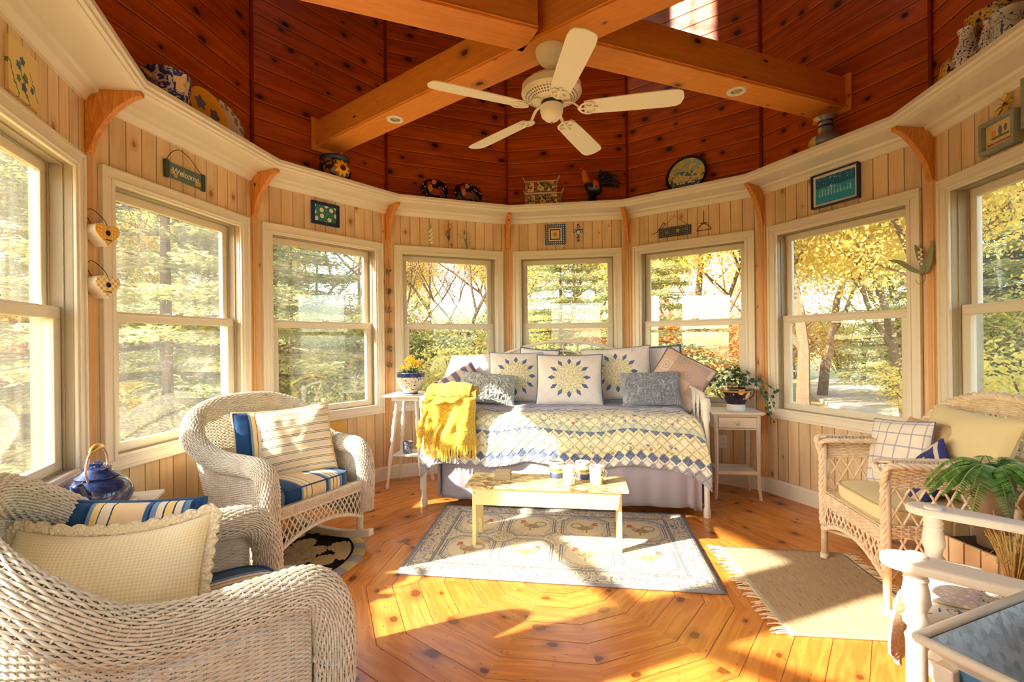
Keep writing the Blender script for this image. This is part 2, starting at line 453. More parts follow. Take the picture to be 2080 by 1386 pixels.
m=MB(); m.bb(KW-.1,KX+.1,KY-.1,-2.5,2.6,2.7); tag(m.build('ceiling_added_room',M_PLASTER),kind='structure')
m=MB(); rng(m,.59,-.09,2.29,.09,-AP+.0,-AP+.02); 
d=tag(m.build('trim_door',M_WHITE),kind='structure')
# crossing beams
ZBM=2.84
def beam(L0,L1,ang):
    m=MB(); m.bb(L0,L1,-.1,.1,ZBM,ZBM+.21)
    m.bb(L0,L1,-.108,-.1,ZBM+.012,ZBM+.02); m.bb(L0,L1,.1,.108,ZBM+.012,ZBM+.02)
    for e in(L0,L1):
        if abs(e)>2: 
            q=.02 if e<0 else -.02
            m.bb(e,e+q,-.14,.14,ZBM-.03,ZBM+.23)
    return tag(m.build('ceiling_beam',M_BEAM,rz=ang,bevel=.004),kind='structure')
beam(-AP+.002,AP-.002,rad(90+60)+pi)   # azimuth -60 .. 120
beam(.125,AP-.002,rad(90-60)); beam(.125,AP-.002,rad(90-60)+pi)
M_SPOT=plain('spot_white',s(240,232,215),.4); M_REFL=plain('spot_reflector',s(190,180,160),.25,metal=.8)
def spot(x,y,lab):
    r=empty('recessed_spotlight',(x,y,ZBM),label=lab,cat='light',group='recessed spotlights in the beams')
    m=MB(); m.lathe([(.060,0),(.060,-.004),(.056,-.007),(.036,-.006),(.034,-.001)],32,cap=False); m.build('trim_ring',M_SPOT,r,smooth=True,ang=30)
    m=MB(); m.lathe([(.034,-.0015),(.028,-.004),(.024,-.002)],32,cap=False); m.lathe([(.0,-.006),(.014,-.007),(.022,-.003),(.026,-.0012),(.0345,-.0012)],28,cap=False); m.build('bulb',M_REFL,r,smooth=True)
spot(-1.152,.665,'small round white spotlight recessed in the left arm of the crossing beams')
spot(1.139,.657,'small round white spotlight recessed in the right arm of the crossing beams')
# camera
f_=976.98; yaw=-.1452; roll=-.0106
cam=bpy.data.cameras.new('camera'); cam.sensor_width=36; cam.lens=f_/2080*36; cam.clip_start=.02; cam.clip_end=400
co=bpy.data.objects.new('camera',cam); COL.objects.link(co); SC.camera=co
Rt=Vector((cos(yaw),-sin(yaw),0)); Fw=Vector((sin(yaw),cos(yaw),0)); Up=Vector((0,0,1))
# rolled axes
X=Rt*cos(roll)+Up*sin(roll)*-1*-1; Y=Fw.cross(X)*-1
X.normalize(); Y=(-Fw).cross(X)
co.matrix_world=Matrix(((X.x,Y.x,-Fw.x,.147),(X.y,Y.y,-Fw.y,-2.5967),(X.z,Y.z,-Fw.z,1.256),(0,0,0,1)))
SC.view_settings.view_transform='Standard'; SC.view_settings.look='None'; SC.view_settings.gamma=1
SC.view_settings.use_curve_mapping=False
SKY=.75; SUN=15; EXPO=.62
# ------------------------------------------------------------------ daylight
W=bpy.data.worlds.new('sky'); SC.world=W; W.use_nodes=True
nt=W.node_tree; nt.nodes.clear()
so=nt.nodes.new('ShaderNodeOutputWorld'); bg=nt.nodes.new('ShaderNodeBackground'); sk=nt.nodes.new('ShaderNodeTexSky')
sk.sky_type='NISHITA'; sk.sun_disc=False; sk.sun_elevation=rad(29.6); sk.sun_rotation=rad(240); sk.air_density=1.0; sk.dust_density=1.6; sk.ozone_density=.6
hs=nt.nodes.new('ShaderNodeMix'); hs.data_type='RGBA'; hs.blend_type='MULTIPLY'; hs.inputs[0].default_value=1; hs.inputs[7].default_value=(.98,1.0,1.0,1)
nt.links.new(sk.outputs[0],hs.inputs[6]); nt.links.new(hs.outputs[2],bg.inputs[0]); nt.links.new(bg.outputs[0],so.inputs[0])
bg.inputs[1].default_value=SKY
sl=bpy.data.lights.new('sun','SUN'); sl.energy=SUN; sl.angle=rad(.9); sl.color=(1,.92,.79)
su=bpy.data.objects.new('sun',sl); COL.objects.link(su); su.location=(-8,-5,8)
el=rad(29.6); az=rad(60)
dv=Vector((sin(az)*cos(el),cos(az)*cos(el),-sin(el)))
su.rotation_euler=dv.to_track_quat('-Z','Y').to_euler()
SC.view_settings.exposure=EXPO
SC.cycles.use_denoising=True; SC.cycles.max_bounces=6; SC.cycles.diffuse_bounces=4; SC.cycles.transparent_max_bounces=8; SC.cycles.use_adaptive_sampling=True; SC.cycles.adaptive_threshold=.1; SC.cycles.adaptive_min_samples=16; SC.cycles.glossy_bounces=3
SC.cycles.sample_clamp_indirect=6; SC.cycles.caustics_reflective=False; SC.cycles.caustics_refractive=False
# ------------------------------------------------------------------ ground, drive, trees
GZ=-.6
def mat_ground():
    t=T('leaf_strewn_grass'); g=t.geo(); n=t.noise(g,.35,4,.65); l=t.voro(g,9); d=t.noise(g,14,3,.7)
    c=t.mix(n.ss(.35,.65),s(196,164,92),s(150,140,66)); c=t.mix((1.0-l.ss(.15,.4))*.8,c,s(226,178,84)); c=t.mix(d*.4,c,s(120,96,52))
    return t.pbr(c,.9)
def mat_drive():
    t=T('worn_asphalt'); g=t.geo(); n=t.noise(g,1.2,3,.6); l=t.voro(g,7)
    c=t.mix(n,s(170,160,146),s(196,184,166)); c=t.mix((1.0-l.ss(.06,.14))*.7,c,s(205,155,75))
    return t.pbr(c,.85)
m=MB(); m.grid(lambda u,v:((u-.5)*220,(v-.5)*220,GZ+.12*mn.noise(Vector(((u-.5)*30,(v-.5)*30,0)))*(1 if abs(u-.5)+abs(v-.5)>.1 else 0)),60,60)
tag(m.build('ground',mat_ground(),smooth=True),kind='structure')
def strip(pts,w,z):
    m=MB(); P=bez([(x,y,0) for x,y in pts],8)
    vs=[];n=len(P)
    for i,p in enumerate(P):
        t=(P[min(i+1,n-1)]-P[max(i-1,0)]).normalized(); q=Vector((-t.y,t.x,0))*w/2
        vs+=[(p.x+q.x,p.y+q.y,z),(p.x-q.x,p.y-q.y,z),(p.x+q.x,p.y+q.y,z-.3),(p.x-q.x,p.y-q.y,z-.3)]
    fs=[]
    for i in range(n-1):
        a=i*4;b=a+4; fs+=[(a,b,b+1,a+1),(a,a+2,b+2,b),(a+1,b+1,b+3,a+3)]
    m.add(vs,fs); return m
tag(strip([(10.4,-8),(9.3,2),(8.9,8),(10.2,14),(15,22),(27,32)],5.2,GZ+.10).build('driveway',mat_drive()),kind='structure')
M_BARK=plain('grey_brown_bark',s(112,90,66),.9,var=.3)
def leafmat(nm,c1,c2,c3,tr=.35):
    t=T(nm); o=t.obj(); n=t.noise(o,1.3,2,.5); w=t.white((t.geo('Random Per Island')))
    c=t.mix(w,c1,c2); c=t.mix(n.ss(.45,.7)*.6,c,c3)
    p=t.n.new('ShaderNodeBsdfDiffuse'); q=t.n.new('ShaderNodeBsdfTranslucent'); m=t.n.new('ShaderNodeMixShader'); m.inputs[0].default_value=tr
    t.con(c,p.inputs[0]); t.con(c,q.inputs[0]); t.nt.links.new(p.outputs[0],m.inputs[1]); t.nt.links.new(q.outputs[0],m.inputs[2]); t.nt.links.new(m.outputs[0],t.out.inputs[0])
    return t.mat
L_SPR=leafmat('spruce_needles',s(158,170,116),s(202,204,148),s(222,208,150),.45)
L_YEL=leafmat('golden_leaves',s(246,222,112),s(234,228,136),s(226,188,104),.55)
L_GRN=leafmat('mixed_shrub_leaves',s(184,190,112),s(226,216,136),s(150,164,98),.5)
L_ORG=leafmat('rust_leaves',s(226,178,110),s(208,144,92),s(230,206,130),.4)
def leaf(m,p,n,sz,r):
    a=Vector((r.uniform(-1,1),r.uniform(-1,1),r.uniform(-1,1)))
    x=n.cross(a); 
    if x.length<1e-4: return
    x.normalize(); y=x.cross(n).normalized()
    x*=sz*r.uniform(.6,1.1); y*=sz*r.uniform(.35,.6)
    m.add([p-x,p+y,p+x,p-y],[(0,1,2,3)])
def spruce(H,RB,seed,nl=60000):
    r=random.Random(seed); t=MB(); t.tube([(0,0,0),(0,0,H)],[.085,.012],7)
    lv=int(H/.33)
    br=[]
    for i in range(lv):
        z=.25+i*(H-.3)/lv; rr=RB*(1-z/H)**.8+.08
        for k in range(15):
            a=r.uniform(0,2*pi); L=rr*r.uniform(.75,1.12)
            pts=[Vector((0,0,z)),Vector((cos(a)*L*.5,sin(a)*L*.5,z-.04*L)),Vector((cos(a)*L,sin(a)*L,z-.1*L+.04))]
            t.tube(pts,[.018,.012,.004],3); br.append((pts,L))
    f=MB(); tot=sum(b[1] for b in br)
    for pts,L in br:
        for q in range(max(4,int(nl*L/tot))):
            u=r.random()**.7*.95+.05; p=pts[0].lerp(pts[1],u*2) if u<.5 else pts[1].lerp(pts[2],u*2-1)
            dr=(pts[2]-pts[0]).normalized(); sd=dr.cross(Vector((0,0,1)))
            off=r.uniform(-1,1)*L*.28*(1.15-u)
            p=p+sd*off+Vector((0,0,r.uniform(-.09,.03)-abs(off)*.2))+dr*abs(off)*.6
            n=Vector((r.uniform(-.5,.5),r.uniform(-.5,.5),1)).normalized()
            leaf(f,p,n,.05,r)
    return t,f
def tree(H,CR,seed,nl=14000,sz=.06,low=.3,bk=1.0):
    r=random.Random(seed); t=MB(); ends=[]
    def br(p,d,L,rad_,dep):
        pts=[p]; q=p.copy(); dd=d.copy()
        for i in range(4):
            dd=(dd+Vector((r.uniform(-.2,.2),r.uniform(-.2,.2),r.uniform(-.05,.15)))).normalized(); q=q+dd*L/4; pts.append(q.copy())
        t.tube(pts,[rad_*(1-.13*i) for i in range(5)],5 if dep<2 else 3,cap=False)
        if dep>=3: ends.append(pts); return
        for k in range(4 if dep else 5):
            a=r.uniform(0,2*pi); e=r.uniform(.35,.95); b=Vector((cos(a),sin(a),0))
            i=r.choice((2,3,4))
            br(pts[i].copy(),(dd*(1-e*.6)+b*e*.8+Vector((0,0,.12))).normalized(),L*r.uniform(.55,.75),rad_*.5,dep+1)
    br(Vector((0,0,0)),Vector((0,0,1)),H*low*1.6,.11*H/6*bk,0)
    f=MB()
    per=max(3,nl//max(1,len(ends)))
    for pts in ends:
        for q in range(per):
            p=pts[r.randint(0,4)]+Vector((r.gauss(0,.26),r.gauss(0,.26),r.gauss(0,.2)))*CR
            leaf(f,p,Vector((r.uniform(-1,1),r.uniform(-1,1),r.uniform(-.2,1))).normalized(),sz,r)
    return t,f
def shrub(Rr,H,seed,nl=5000,sz=.035):
    r=random.Random(seed); t=MB(); f=MB()
    for i in range(26):
        a=r.uniform(0,2*pi); e=r.uniform(.1,1); top=Vector((cos(a)*Rr*e,sin(a)*Rr*e,H*r.uniform(.55,1)))
        pts=bez([(cos(a)*.05,sin(a)*.05,0),top*.5+Vector((0,0,.1)),top],4); t.tube(pts,.007,3,cap=False)
        for q in range(nl//26):
            p=pts[r.randint(3,len(pts)-1)]+Vector((r.gauss(0,.13),r.gauss(0,.13),r.gauss(0,.12)))*max(Rr,.5)
            leaf(f,p,Vector((r.uniform(-1,1),r.uniform(-1,1),1)).normalized(),sz,r)
    return t,f
PROT={}
def plant(kind,name,gen,bark,leafm,label,cat,loc,rz_=0,sc=1,group=None):
    if kind not in PROT:
        t,f=gen(); r=empty(name,(0,0,0),label=label,cat=cat); t.build('trunk' if 'tree' in name or 'spruce' in name else 'stems',bark,r); f.build('foliage',leafm,r); PROT[kind]=r; o=r
    else: o=copy_tree(PROT[kind])
    o.location=loc; o.rotation_euler=(0,0,rz_); o.scale=(sc,sc,sc); o['label']=label
    if group: o['group']=group
    return o
SP='spruce_tree'
sprA=lambda:spruce(6.4,2.9,1); yelA=lambda:tree(7,1.7,5,70000,.044); bareA=lambda:tree(8,1.0,9,5000,.035,bk=.6); shA=lambda:shrub(.8,1.2,3,9000,.028)
def P2(d,az_): return (.147+d*sin(rad(az_)),-2.6+d*cos(rad(az_)),GZ)
plant('spr',SP,sprA,M_BARK,L_SPR,'tall green spruce close outside the window with the Welcome sign above it','tree',P2(6.9,-44),0,1)
plant('spr',SP,sprA,M_BARK,L_SPR,'green spruce outside the tall window behind the rocking chair nearest the daybed','tree',P2(9.4,-33),1.3,.82)
plant('spr',SP,sprA,M_BARK,L_SPR,'spruce filling the window right behind the middle of the daybed','tree',P2(10.6,-2.5),2.1,.74)
plant('spr',SP,sprA,M_BARK,L_SPR,'spruce with drooping boughs seen at the left of the window right of the daybed','tree',P2(9.8,7.0),4.0,.74)
plant('spr',SP,sprA,M_BARK,L_SPR,'spruce seen through the hazy window at the far left','tree',P2(7.5,-62),3.2,1)
plant('spr',SP,sprA,M_BARK,L_SPR,'spruce standing between the two windows behind the rocking chair','tree',P2(12.5,-39),5.2,1.0)
plant('yel','maple_tree',yelA,M_BARK,L_YEL,'golden maple with a dark leaning limb outside the window above the driveway','tree',P2(9.4,23),.4,1.0)
plant('yel','maple_tree',yelA,M_BARK,L_YEL,'golden maple close outside the window at the far right','tree',P2(10.8,33.8),2.2,.95)
plant('yel','maple_tree',yelA,M_BARK,L_YEL,'golden maple behind the spruce, seen in the window right of the daybed','tree',P2(13.0,13),3.4,1.1)
plant('yel','maple_tree',yelA,M_BARK,L_YEL,'golden maple farther off beyond the driveway at the far right','tree',P2(13.0,31),1.2,1.0)
plant('bare','bare_tree',bareA,M_BARK,L_ORG,'nearly leafless tree against bright sky in the window left of the daybed','tree',P2(15.5,-14.5),.6,1.0)
plant('bare','bare_tree',bareA,M_BARK,L_ORG,'nearly leafless tree standing beside the middle spruce behind the daybed','tree',P2(18,-9.0),2.6,1.1)
sh=[(6.4,-40,'low yellow green bush under the window with the Welcome sign',1.1),(6.2,-26,'yellow green bush at the foot of the window behind the rocking chair',1.2),(6.0,-31,'bush low in the left corner of the window behind the rocking chair',1.0),(8.6,-15,'loose golden bush in the window behind the chrysanthemum pot',1.5),(9.4,-10.5,'taller golden bush in the window left of the daybed centre',1.45),(7.2,1.5,'pale bush behind the middle of the daybed',1.3),(7.4,9,'dark green bush low behind the ivy pot',1.4),(11.5,15.2,'rust coloured bush at the left edge of the driveway window',1.35),(9.0,34.0,'golden bush between the two right hand windows',1.2),(6.6,40,'golden bush at the lower edge of the far right window',1.5)]
for i,(d,a,lb,sc_) in enumerate(sh):
    kd=('shg','shy','shr')[0 if i in(0,1,2,6) else (2 if i in(7,) else 1)]
    plant(kd,'garden_shrub',shA,M_BARK,{'shg':L_GRN,'shy':L_YEL,'shr':L_ORG}[kd],lb,'bush',P2(d,a),i*.7,sc_)
rr=random.Random(4)
GF='distant autumn trees of the woods around the house'
for i in range(40):
    a=-66+i*3.35; d=rr.uniform(17,26)
    kd=rr.choice(('yel','yel','bare','yel','bare') if -35<a<30 else ('yel','spr','bare','spr','yel'))
    if -22<a<-6: kd='bare'
    nm={'yel':'maple_tree','bare':'bare_tree','spr':SP}[kd]
    o=plant(kd,nm,None,None,None,'distant tree in the sunlit autumn woods beyond the garden','tree',P2(d,a),rr.uniform(0,6),rr.uniform(1.0,1.35)*(1.35 if kd=='spr' else 1),GF)
# low understorey belt
for i in range(30):
    a=-64+i*4.3; d=rr.uniform(15,18)
    if 18<a<34: d+=10
    plant(rr.choice(('shy','shr','shg')),'garden_shrub',None,None,None,'distant undergrowth bush below the autumn trees','bush',P2(d,a),rr.uniform(0,6),rr.uniform(2.0,2.8),'undergrowth along the edge of the woods')
# ------------------------------------------------------------------ wicker
def mat_wicker(nm,c,c2):
    t=T(nm); n=t.noise(t.obj(),30,3,.6); n2=t.noise(t.obj(),4,2,.5)
    return t.pbr(t.mix(n.ss(.35,.7)*.6+n2*.25,c,c2),.5,spec=.35)
M_WK=mat_wicker('white_painted_wicker',s(240,230,212),s(216,200,172))
M_WK2=mat_wicker('cream_wicker',s(248,230,202),s(224,190,148))
M_PW=plain('white_painted_wood',s(240,230,214),.4,var=.04)
def weave(m,S,ns,nr,r,rs=None,amp=None,cu=False,double=1,n=4):
    """stakes along v, weavers along u, over and under"""
    rs=rs or r*1.1; amp=amp if amp is not None else r*.95
    NU=ns*2; e=1e-3
    def nor(u,v):
        a=S(min(u+e,1),v)-S(max(u-e,0),v); b=S(u,min(v+e,1))-S(u,max(v-e,0)); c=a.cross(b)
        return c.normalized() if c.length>1e-12 else Vector((0,0,1))
    for i in range(ns+(0 if cu else 1)):
        u=i/ns; m.tube([S(u,j/max(3,nr//5)) for j in range(max(3,nr//5)+1)],rs,3,cap=False)
    base=[]
    for j in range(nr):
        v=(j+.5)/nr; P=[]
        for i in range(NU+(0 if cu else 1)):
            u=i/NU
            sg=0 if i%2 else (1 if ((i//2)//double+j)%2 else -1)
            p=S(u,v)
            if sg: p=p+nor(u,v)*(amp*sg)
            P.append(p)
        m.tube(P,r,n,closed=cu,cap=False)
def roll(path,nb,R,nst,rr,m,flat=1.0,dens=None):
    """padded wicker roll: weavers run along the path, stakes ring it"""
    P=bez(path,nb); N=len(P); fr=[]; up=None
    for i in range(N):
        t=(P[min(i+1,N-1)]-P[max(i-1,0)]).normalized()
        if up is None: up=Vector((0,-1,0)) if abs(t.y)<.9 else Vector((0,0,1))
        x=up.cross(t).normalized(); y=t.cross(x); up=y; fr.append((x,y))
    def S(u,v):
        i=min(N-1,u*(N-1)); a=int(i); b=min(a+1,N-1); f=i-a
        p=P[a].lerp(P[b],f); x=fr[a][0].lerp(fr[b][0],f).normalized(); y=fr[a][1].lerp(fr[b][1],f).normalized()
        an=2*pi*v; RR=R(u) if callable(R) else R
        return p+(x*cos(an)+y*sin(an)*flat)*RR
    weave(m,S,dens,nst,rr,rs=rr*1.1)
    # core so the roll is not see through
    m.tube([p for p in P],[ (R(i/(N-1)) if callable(R) else R)-rr*2.0 for i in range(N)],10,cap=True)
    return P
def lattice(m,S,nd,r,rows=2.0,k=8):
    """open diamond work on a patch"""
    for sg in(1,-1):
        for i in range(-int(rows*2),nd+int(rows*2)+1):
            P=[]
            for q in range(k+1):
                v=q/k; u=(i+.5*(1-sg)*0+sg*v*rows)/nd
                if -1e-6<=u<=1+1e-6: P.append(S(u,v)+(Vector((0,0,0))))
            if len(P)>1: m.tube(P,r,5,cap=False)
def rail_pts():
    h=[(.335,-.335,.20),(.335,-.345,.40),(.332,-.335,.52),(.33,-.28,.592),(.335,-.15,.603),(.355,.0,.612),(.385,.13,.655),(.392,.235,.74),(.32,.33,.82),(.18,.385,.868),(0,.40,.88)]
    return h
def wicker_rocker():
    r=empty('wicker_rocking_chair',(0,0,0))
    h=rail_pts(); full=h+[(-x,y,z) for x,y,z in h[-2::-1]]
    m=MB(); P=roll(full,6,lambda u:.050+.006*math.exp(-((u-.5)/.3)**2),46,.0037,m,dens=130)
    m.build('rolled_arm_rail',M_WK,r,smooth=True)
    # ruled sheet rail -> base
    top=bez(full[3:-3],6)
    bs=[(.325,-.28,.17),(.325,-.15,.17),(.325,.0,.17),(.31,.13,.17),(.285,.22,.17),(.23,.28,.17),(.13,.31,.17),(0,.32,.17)]
    bot=bez(bs+[(-x,y,z) for x,y,z in bs[-2::-1]],6)
    def samp(L,u):
        i=min(len(L)-1,max(0,u*(len(L)-1))); a=int(i); b=min(a+1,len(L)-1); return L[a].lerp(L[b],i-a)
    def S(u,v):
        a=samp(bot,u); b=samp(top,u); p=a.lerp(b,v)
        bow=sin(pi*v)*.02*(1-abs(2*u-1)); return p+Vector((0,bow,0))
    m=MB(); weave(m,S,96,74,.0038,rs=.0032); m.build('woven_back_and_sides',M_WK,r,smooth=True)
    m=MB(); m.tube(bot,.014,8); m.build('base_roll',M_WK,r,smooth=True)
    m=MB(); m.grid(lambda u,v:Vector(((u-.5)*.60,-.34+v*.62,.365)),2,2); m.grid(lambda u,v:Vector(((.5-u)*.60,-.34+v*.62,.355)),2,2)
    m.box((0,-.33,.36),(.58,.04,.05)); m.tube([(x/10*.29,-.355,.385) for x in range(-10,11)],.008,6)
    weave(m,lambda u,v:Vector(((u-.5)*.58,-.358,.34+v*.05)),46,6,.0042); m.build('seat_deck',M_WK,r,smooth=False)
    def A(u,v):
        x=(u-.5)*.58; zb=.165+.075*(1-(2*u-1)**2); return Vector((x,-.352,zb+(.335-zb)*v))
    m=MB(); lattice(m,A,17,.0042,2.2); m.tube([A(i/20,0) for i in range(21)],.012,8); m.tube([A(i/20,1) for i in range(21)],.008,6)
    m.build('diamond_apron',M_WK,r,smooth=True)
    for sx in(-1,1):
        m=MB(); m.tube([(sx*.30,-.33,.22),(sx*.29,-.335,.05)],.021,10); m.build('leg',M_WK,r,smooth=True)
        m=MB(); m.tube([(sx*.27,.26,.3),(sx*.28,.30,.03)],.019,10); m.build('leg',M_WK,r,smooth=True)
        m=MB(); pts=[]; 
        L=[(y/20,) for y in range(-9,13)]
        up=[(y,.052+(y+.02)**2*.33) for (y,) in L]; dn=[(y,.008+(y+.02)**2*.33) for (y,) in L][::-1]
        m.prism(up+dn,sx*.275-.02,sx*.275+.02,lambda x,y,z:(z,x,y)); m.build('rocker',M_PW,r,bevel=.006)
    return r
CH=wicker_rocker()
def place(o,x,y,th,label,cat,group=None):
    o.location=(x,y,o.location.z); o.rotation_euler=(0,0,rad(th)); return tag(o,label,cat,group)
CHA=(-1.663,.095,70.); CHB=(-1.023,-1.387,140.)
place(CH,*CHA,'white wicker rocking chair with a high rounded back under the Welcome sign window','rocking chair','white closed-weave wicker rockers')
place(copy_tree(CH),*CHB,'white wicker armchair nearest the camera at the lower left, holding a gingham pillow','rocking chair','white closed-weave wicker rockers')
def loc2w(C,x,y,z=0):
    a=rad(C[2]); return Vector((C[0]+x*cos(a)-y*sin(a),C[1]+x*sin(a)+y*cos(a),z))
# ---- open lattice armchair
def wicker_open():
    r=empty('wicker_armchair',(0,0,0)); hw=.285; yf=-.275; yb=.24
    def braid(m,pts,R=.0135):
        P=bez(pts,4); 
        # resample
        L=[0]
        for a,b in zip(P,P[1:]): L.append(L[-1]+(b-a).length)
        n=max(12,int(L[-1]/.012)); Q=[]
        j=0
        for i in range(n+1):
            d=L[-1]*i/n
            while j<len(L)-2 and L[j+1]<d: j+=1
            Q.append(P[j].lerp(P[j+1],(d-L[j])/max(1e-6,L[j+1]-L[j])))
        for ph in range(3):
            R2=[]
            for i,p in enumerate(Q):
                t=(Q[min(i+1,n)]-Q[max(i-1,0)]).normalized(); x=t.cross(Vector((.3,.5,.81))).normalized(); y=t.cross(x); a=i*.75+ph*2*pi/3
                R2.append(p+(x*cos(a)+y*sin(a))*R*.6)
            m.tube(R2,R*.62,6)
    for sx in(-1,1):
        for (y,z1) in((yf,.66),(yb,.5)):
            m=MB(); m.tube([(sx*hw,y,z1),(sx*hw,y,.02)],.017,10); m.tube([(sx*hw,y,.035),(sx*hw,y,.0)],[.02,.022],10); m.build('leg',M_WK2,r,smooth=True)
        # side panel (outer face of the arm)
        def side(z0,z1):
            return lambda u,v:Vector((sx*(hw+.004+(.035*((z0+(z1-z0)*v-.55)/.13)**2 if z0+(z1-z0)*v>.55 else 0)),yf+u*(yb-yf+.12),z0+(z1-z0)*v))
        m=MB(); weave(m,side(.58,.675),22,11,.0056,rs=.005); weave(m,side(.35,.41),22,6,.0056,rs=.005)
        lattice(m,side(.41,.58),10,.0056,1.5); lattice(m,side(.20,.35),10,.0056,1.2)
        m.build('side_panel',M_WK2,r,smooth=True)
        m=MB()
        Pt=lambda u,v:Vector((sx*(hw-.055+.11*v),yf-.01+u*(yb-yf+.1),.682+.012*sin(pi*v)))
        for q in range(34):
            u=q/34; m.tube([Pt(u,0),Pt(min(1,u+.05),.5),Pt(u,1)],.0075,5,cap=False)
        m.build('arm_top',M_WK2,r,smooth=True)
        m=MB(); braid(m,[(sx*hw,yf-.01,.20),(sx*hw,yf-.012,.4),(sx*hw,yf-.012,.58),(sx*(hw+.03),yf-.02,.66),(sx*(hw+.045),yf-.0,.685),(sx*(hw+.05),yf+.15,.685),(sx*(hw+.055),yb,.69)])
        braid(m,[(sx*(hw-.0),yf-.015,.64),(sx*(hw-.05),yf-.02,.68),(sx*(hw-.058),yf+.15,.685),(sx*(hw-.06),yb,.69)],.012)
        m.build('braided_edge',M_WK2,r,smooth=True)
    # front apron
    F=lambda z0,z1:(lambda u,v:Vector(((u-.5)*2*hw,yf-.006,z0+(z1-z0)*v)))
    arch=lambda u:.170+.085*(1-(2*u-1)**2)**1.0
    m=MB(); weave(m,F(.315,.385),24,8,.005,rs=.0045)
    lattice(m,lambda u,v:Vector(((u-.5)*2*hw,yf-.006,arch(u)+(.315-arch(u))*v)),13,.005,1.3)
    braid(m,[((u-.5)*2*hw,yf-.008,arch(u)) for u in [i/10 for i in range(11)]],.013)
    m.build('front_apron',M_WK2,r,smooth=True)
    m=MB(); m.bb(-hw,hw,yf,yb,.375,.39); m.build('seat_deck',M_WK2,r)
    # hooped back
    def B(u,v):
        a=pi*u; w=(hw+.055)+.07*v; ca=cos(a)
        x=-math.copysign(abs(ca)**.8,ca)*w; z=.52+(.43*max(0,sin(a))**.55)*v
        y=yb+.10*sin(a)+.09*v*sin(a)
        return Vector((x,y,z))
    m=MB()
    def Bb(v0,v1): return lambda u,v:B(u,v0+(v1-v0)*v)
    weave(m,Bb(.80,1.0),42,10,.0058,rs=.005)
    for i in range(31):
        u=.03+.94*i/30
        m.tube([B(u,.0),B(u+.004*(1 if i%2 else -1),.4),B(u,.82)],.0058,5,cap=False)
    weave(m,Bb(.0,.16),42,6,.0055,rs=.005)
    for q in range(3): m.tube([B(i/40,.38+q*.02) for i in range(41)],.005,5)
    m.build('hooped_back',M_WK2,r,smooth=True)
    m=MB(); braid(m,[B(i/16,1.0)+Vector((0,.0,.006)) for i in range(17)],.02); m.build('top_rail',M_WK2,r,smooth=True)
    m=MB(); m.tube([(-hw,yb,.16),(hw,yb,.16)],.01,8); m.tube([(-hw,yf,.17),(hw,yb,.15)],.009,8);m.tube([(hw,yf,.15),(-hw,yb,.17)],.009,8); m.build('stretcher',M_WK2,r,smooth=True)
    return r
CHC=(1.77,.075,-90.)
place(wicker_open(),*CHC,'cream open lattice wicker armchair by the right wall with yellow cushions','armchair')
# ---- white wooden rocker
def wooden_rocker():
    r=empty('wooden_rocking_chair',(0,0,0))
    pr_=[(.0,.0),(.019,.0),(.021,.03),(.021,.11),(.027,.125),(.022,.14),(.025,.17),(.025,.36),(.028,.375),(.022,.385),(.020,.40),(.031,.412),(.033,.425),(.024,.44),(.026,.455),(.034,.475),(.030,.51),(.026,.53),(.030,.538),(.026,.546),(.030,.554),(.026,.562),(.024,.585),(0,.585)]
    for sx in(-1,1):
        m=MB(); m.lathe([(a,b+.05) for a,b in pr_][1:-1],20,(sx*.262,-.245,-.01)); m.build('turned_front_post',M_PW,r,smooth=True,ang=50)
        m=MB(); m.lathe([(.02,.05),(.02,1.05),(.012,1.1)],12,(sx*.235,.25,0)); m.build('back_post',M_PW,r,smooth=True,ang=50)
        # arm: plan outline
        o=[]
        for i in range(13):
            a=pi+pi*i/12; o.append((sx*.285+.052*cos(a),-.27+.055*sin(a)))
        ctr=[(-.10,.044),(.05,.036),(.2,.034),(.27,.03)]
        o+= [(sx*.285+w- (0.01*(y+.1)*sx*3),y) for y,w in ctr]; o+=[(sx*.285-w-(0.01*(y+.1)*sx*3),y) for y,w in ctr[::-1]]
        m=MB(); m.prism(o,.612,.640); m.build('armrest',M_PW,r,bevel=.009)
        m=MB(); m.lathe([(.026,.0),(.026,.006),(.022,.009),(0,.0095)],20,(sx*.266,-.245,.640)); m.build('post_cap',M_PW,r,smooth=True,ang=40)
        m=MB(); L=[y/20 for y in range(-5,14)]
        m.prism([(y,.058+(y+.02)**2*.3) for y in L]+[(y,.012+(y+.02)**2*.3) for y in L[::-1]],sx*.25-.018,sx*.25+.018,lambda x,y,z:(z,x,y)); m.build('rocker',M_PW,r,bevel=.005)
    m=MB(); m.prism([(-.27,-.27),(.27,-.27),(.25,.25),(-.25,.25)],.36,.39); m.build('seat',M_PW,r,bevel=.008)
    m=MB()
    for i in range(7): x=-.19+i*.063; m.tube([(x,.25,.39),(x*1.05,.27,1.0)],.009,8)
    m.build('back_spindles',M_PW,r,smooth=True)
    m=MB(); m.prism([(-.25,.98),(.25,.98),(.22,1.08),(0,1.11),(-.22,1.08)],.255,.28,lambda x,y,z:(x,z,y)); m.build('crest_rail',M_PW,r,bevel=.006)
    return r
CHD=(1.42,-1.035,-126.87)
place(wooden_rocker(),*CHD,'white painted wooden rocking chair with turned posts in the right foreground','rocking chair')
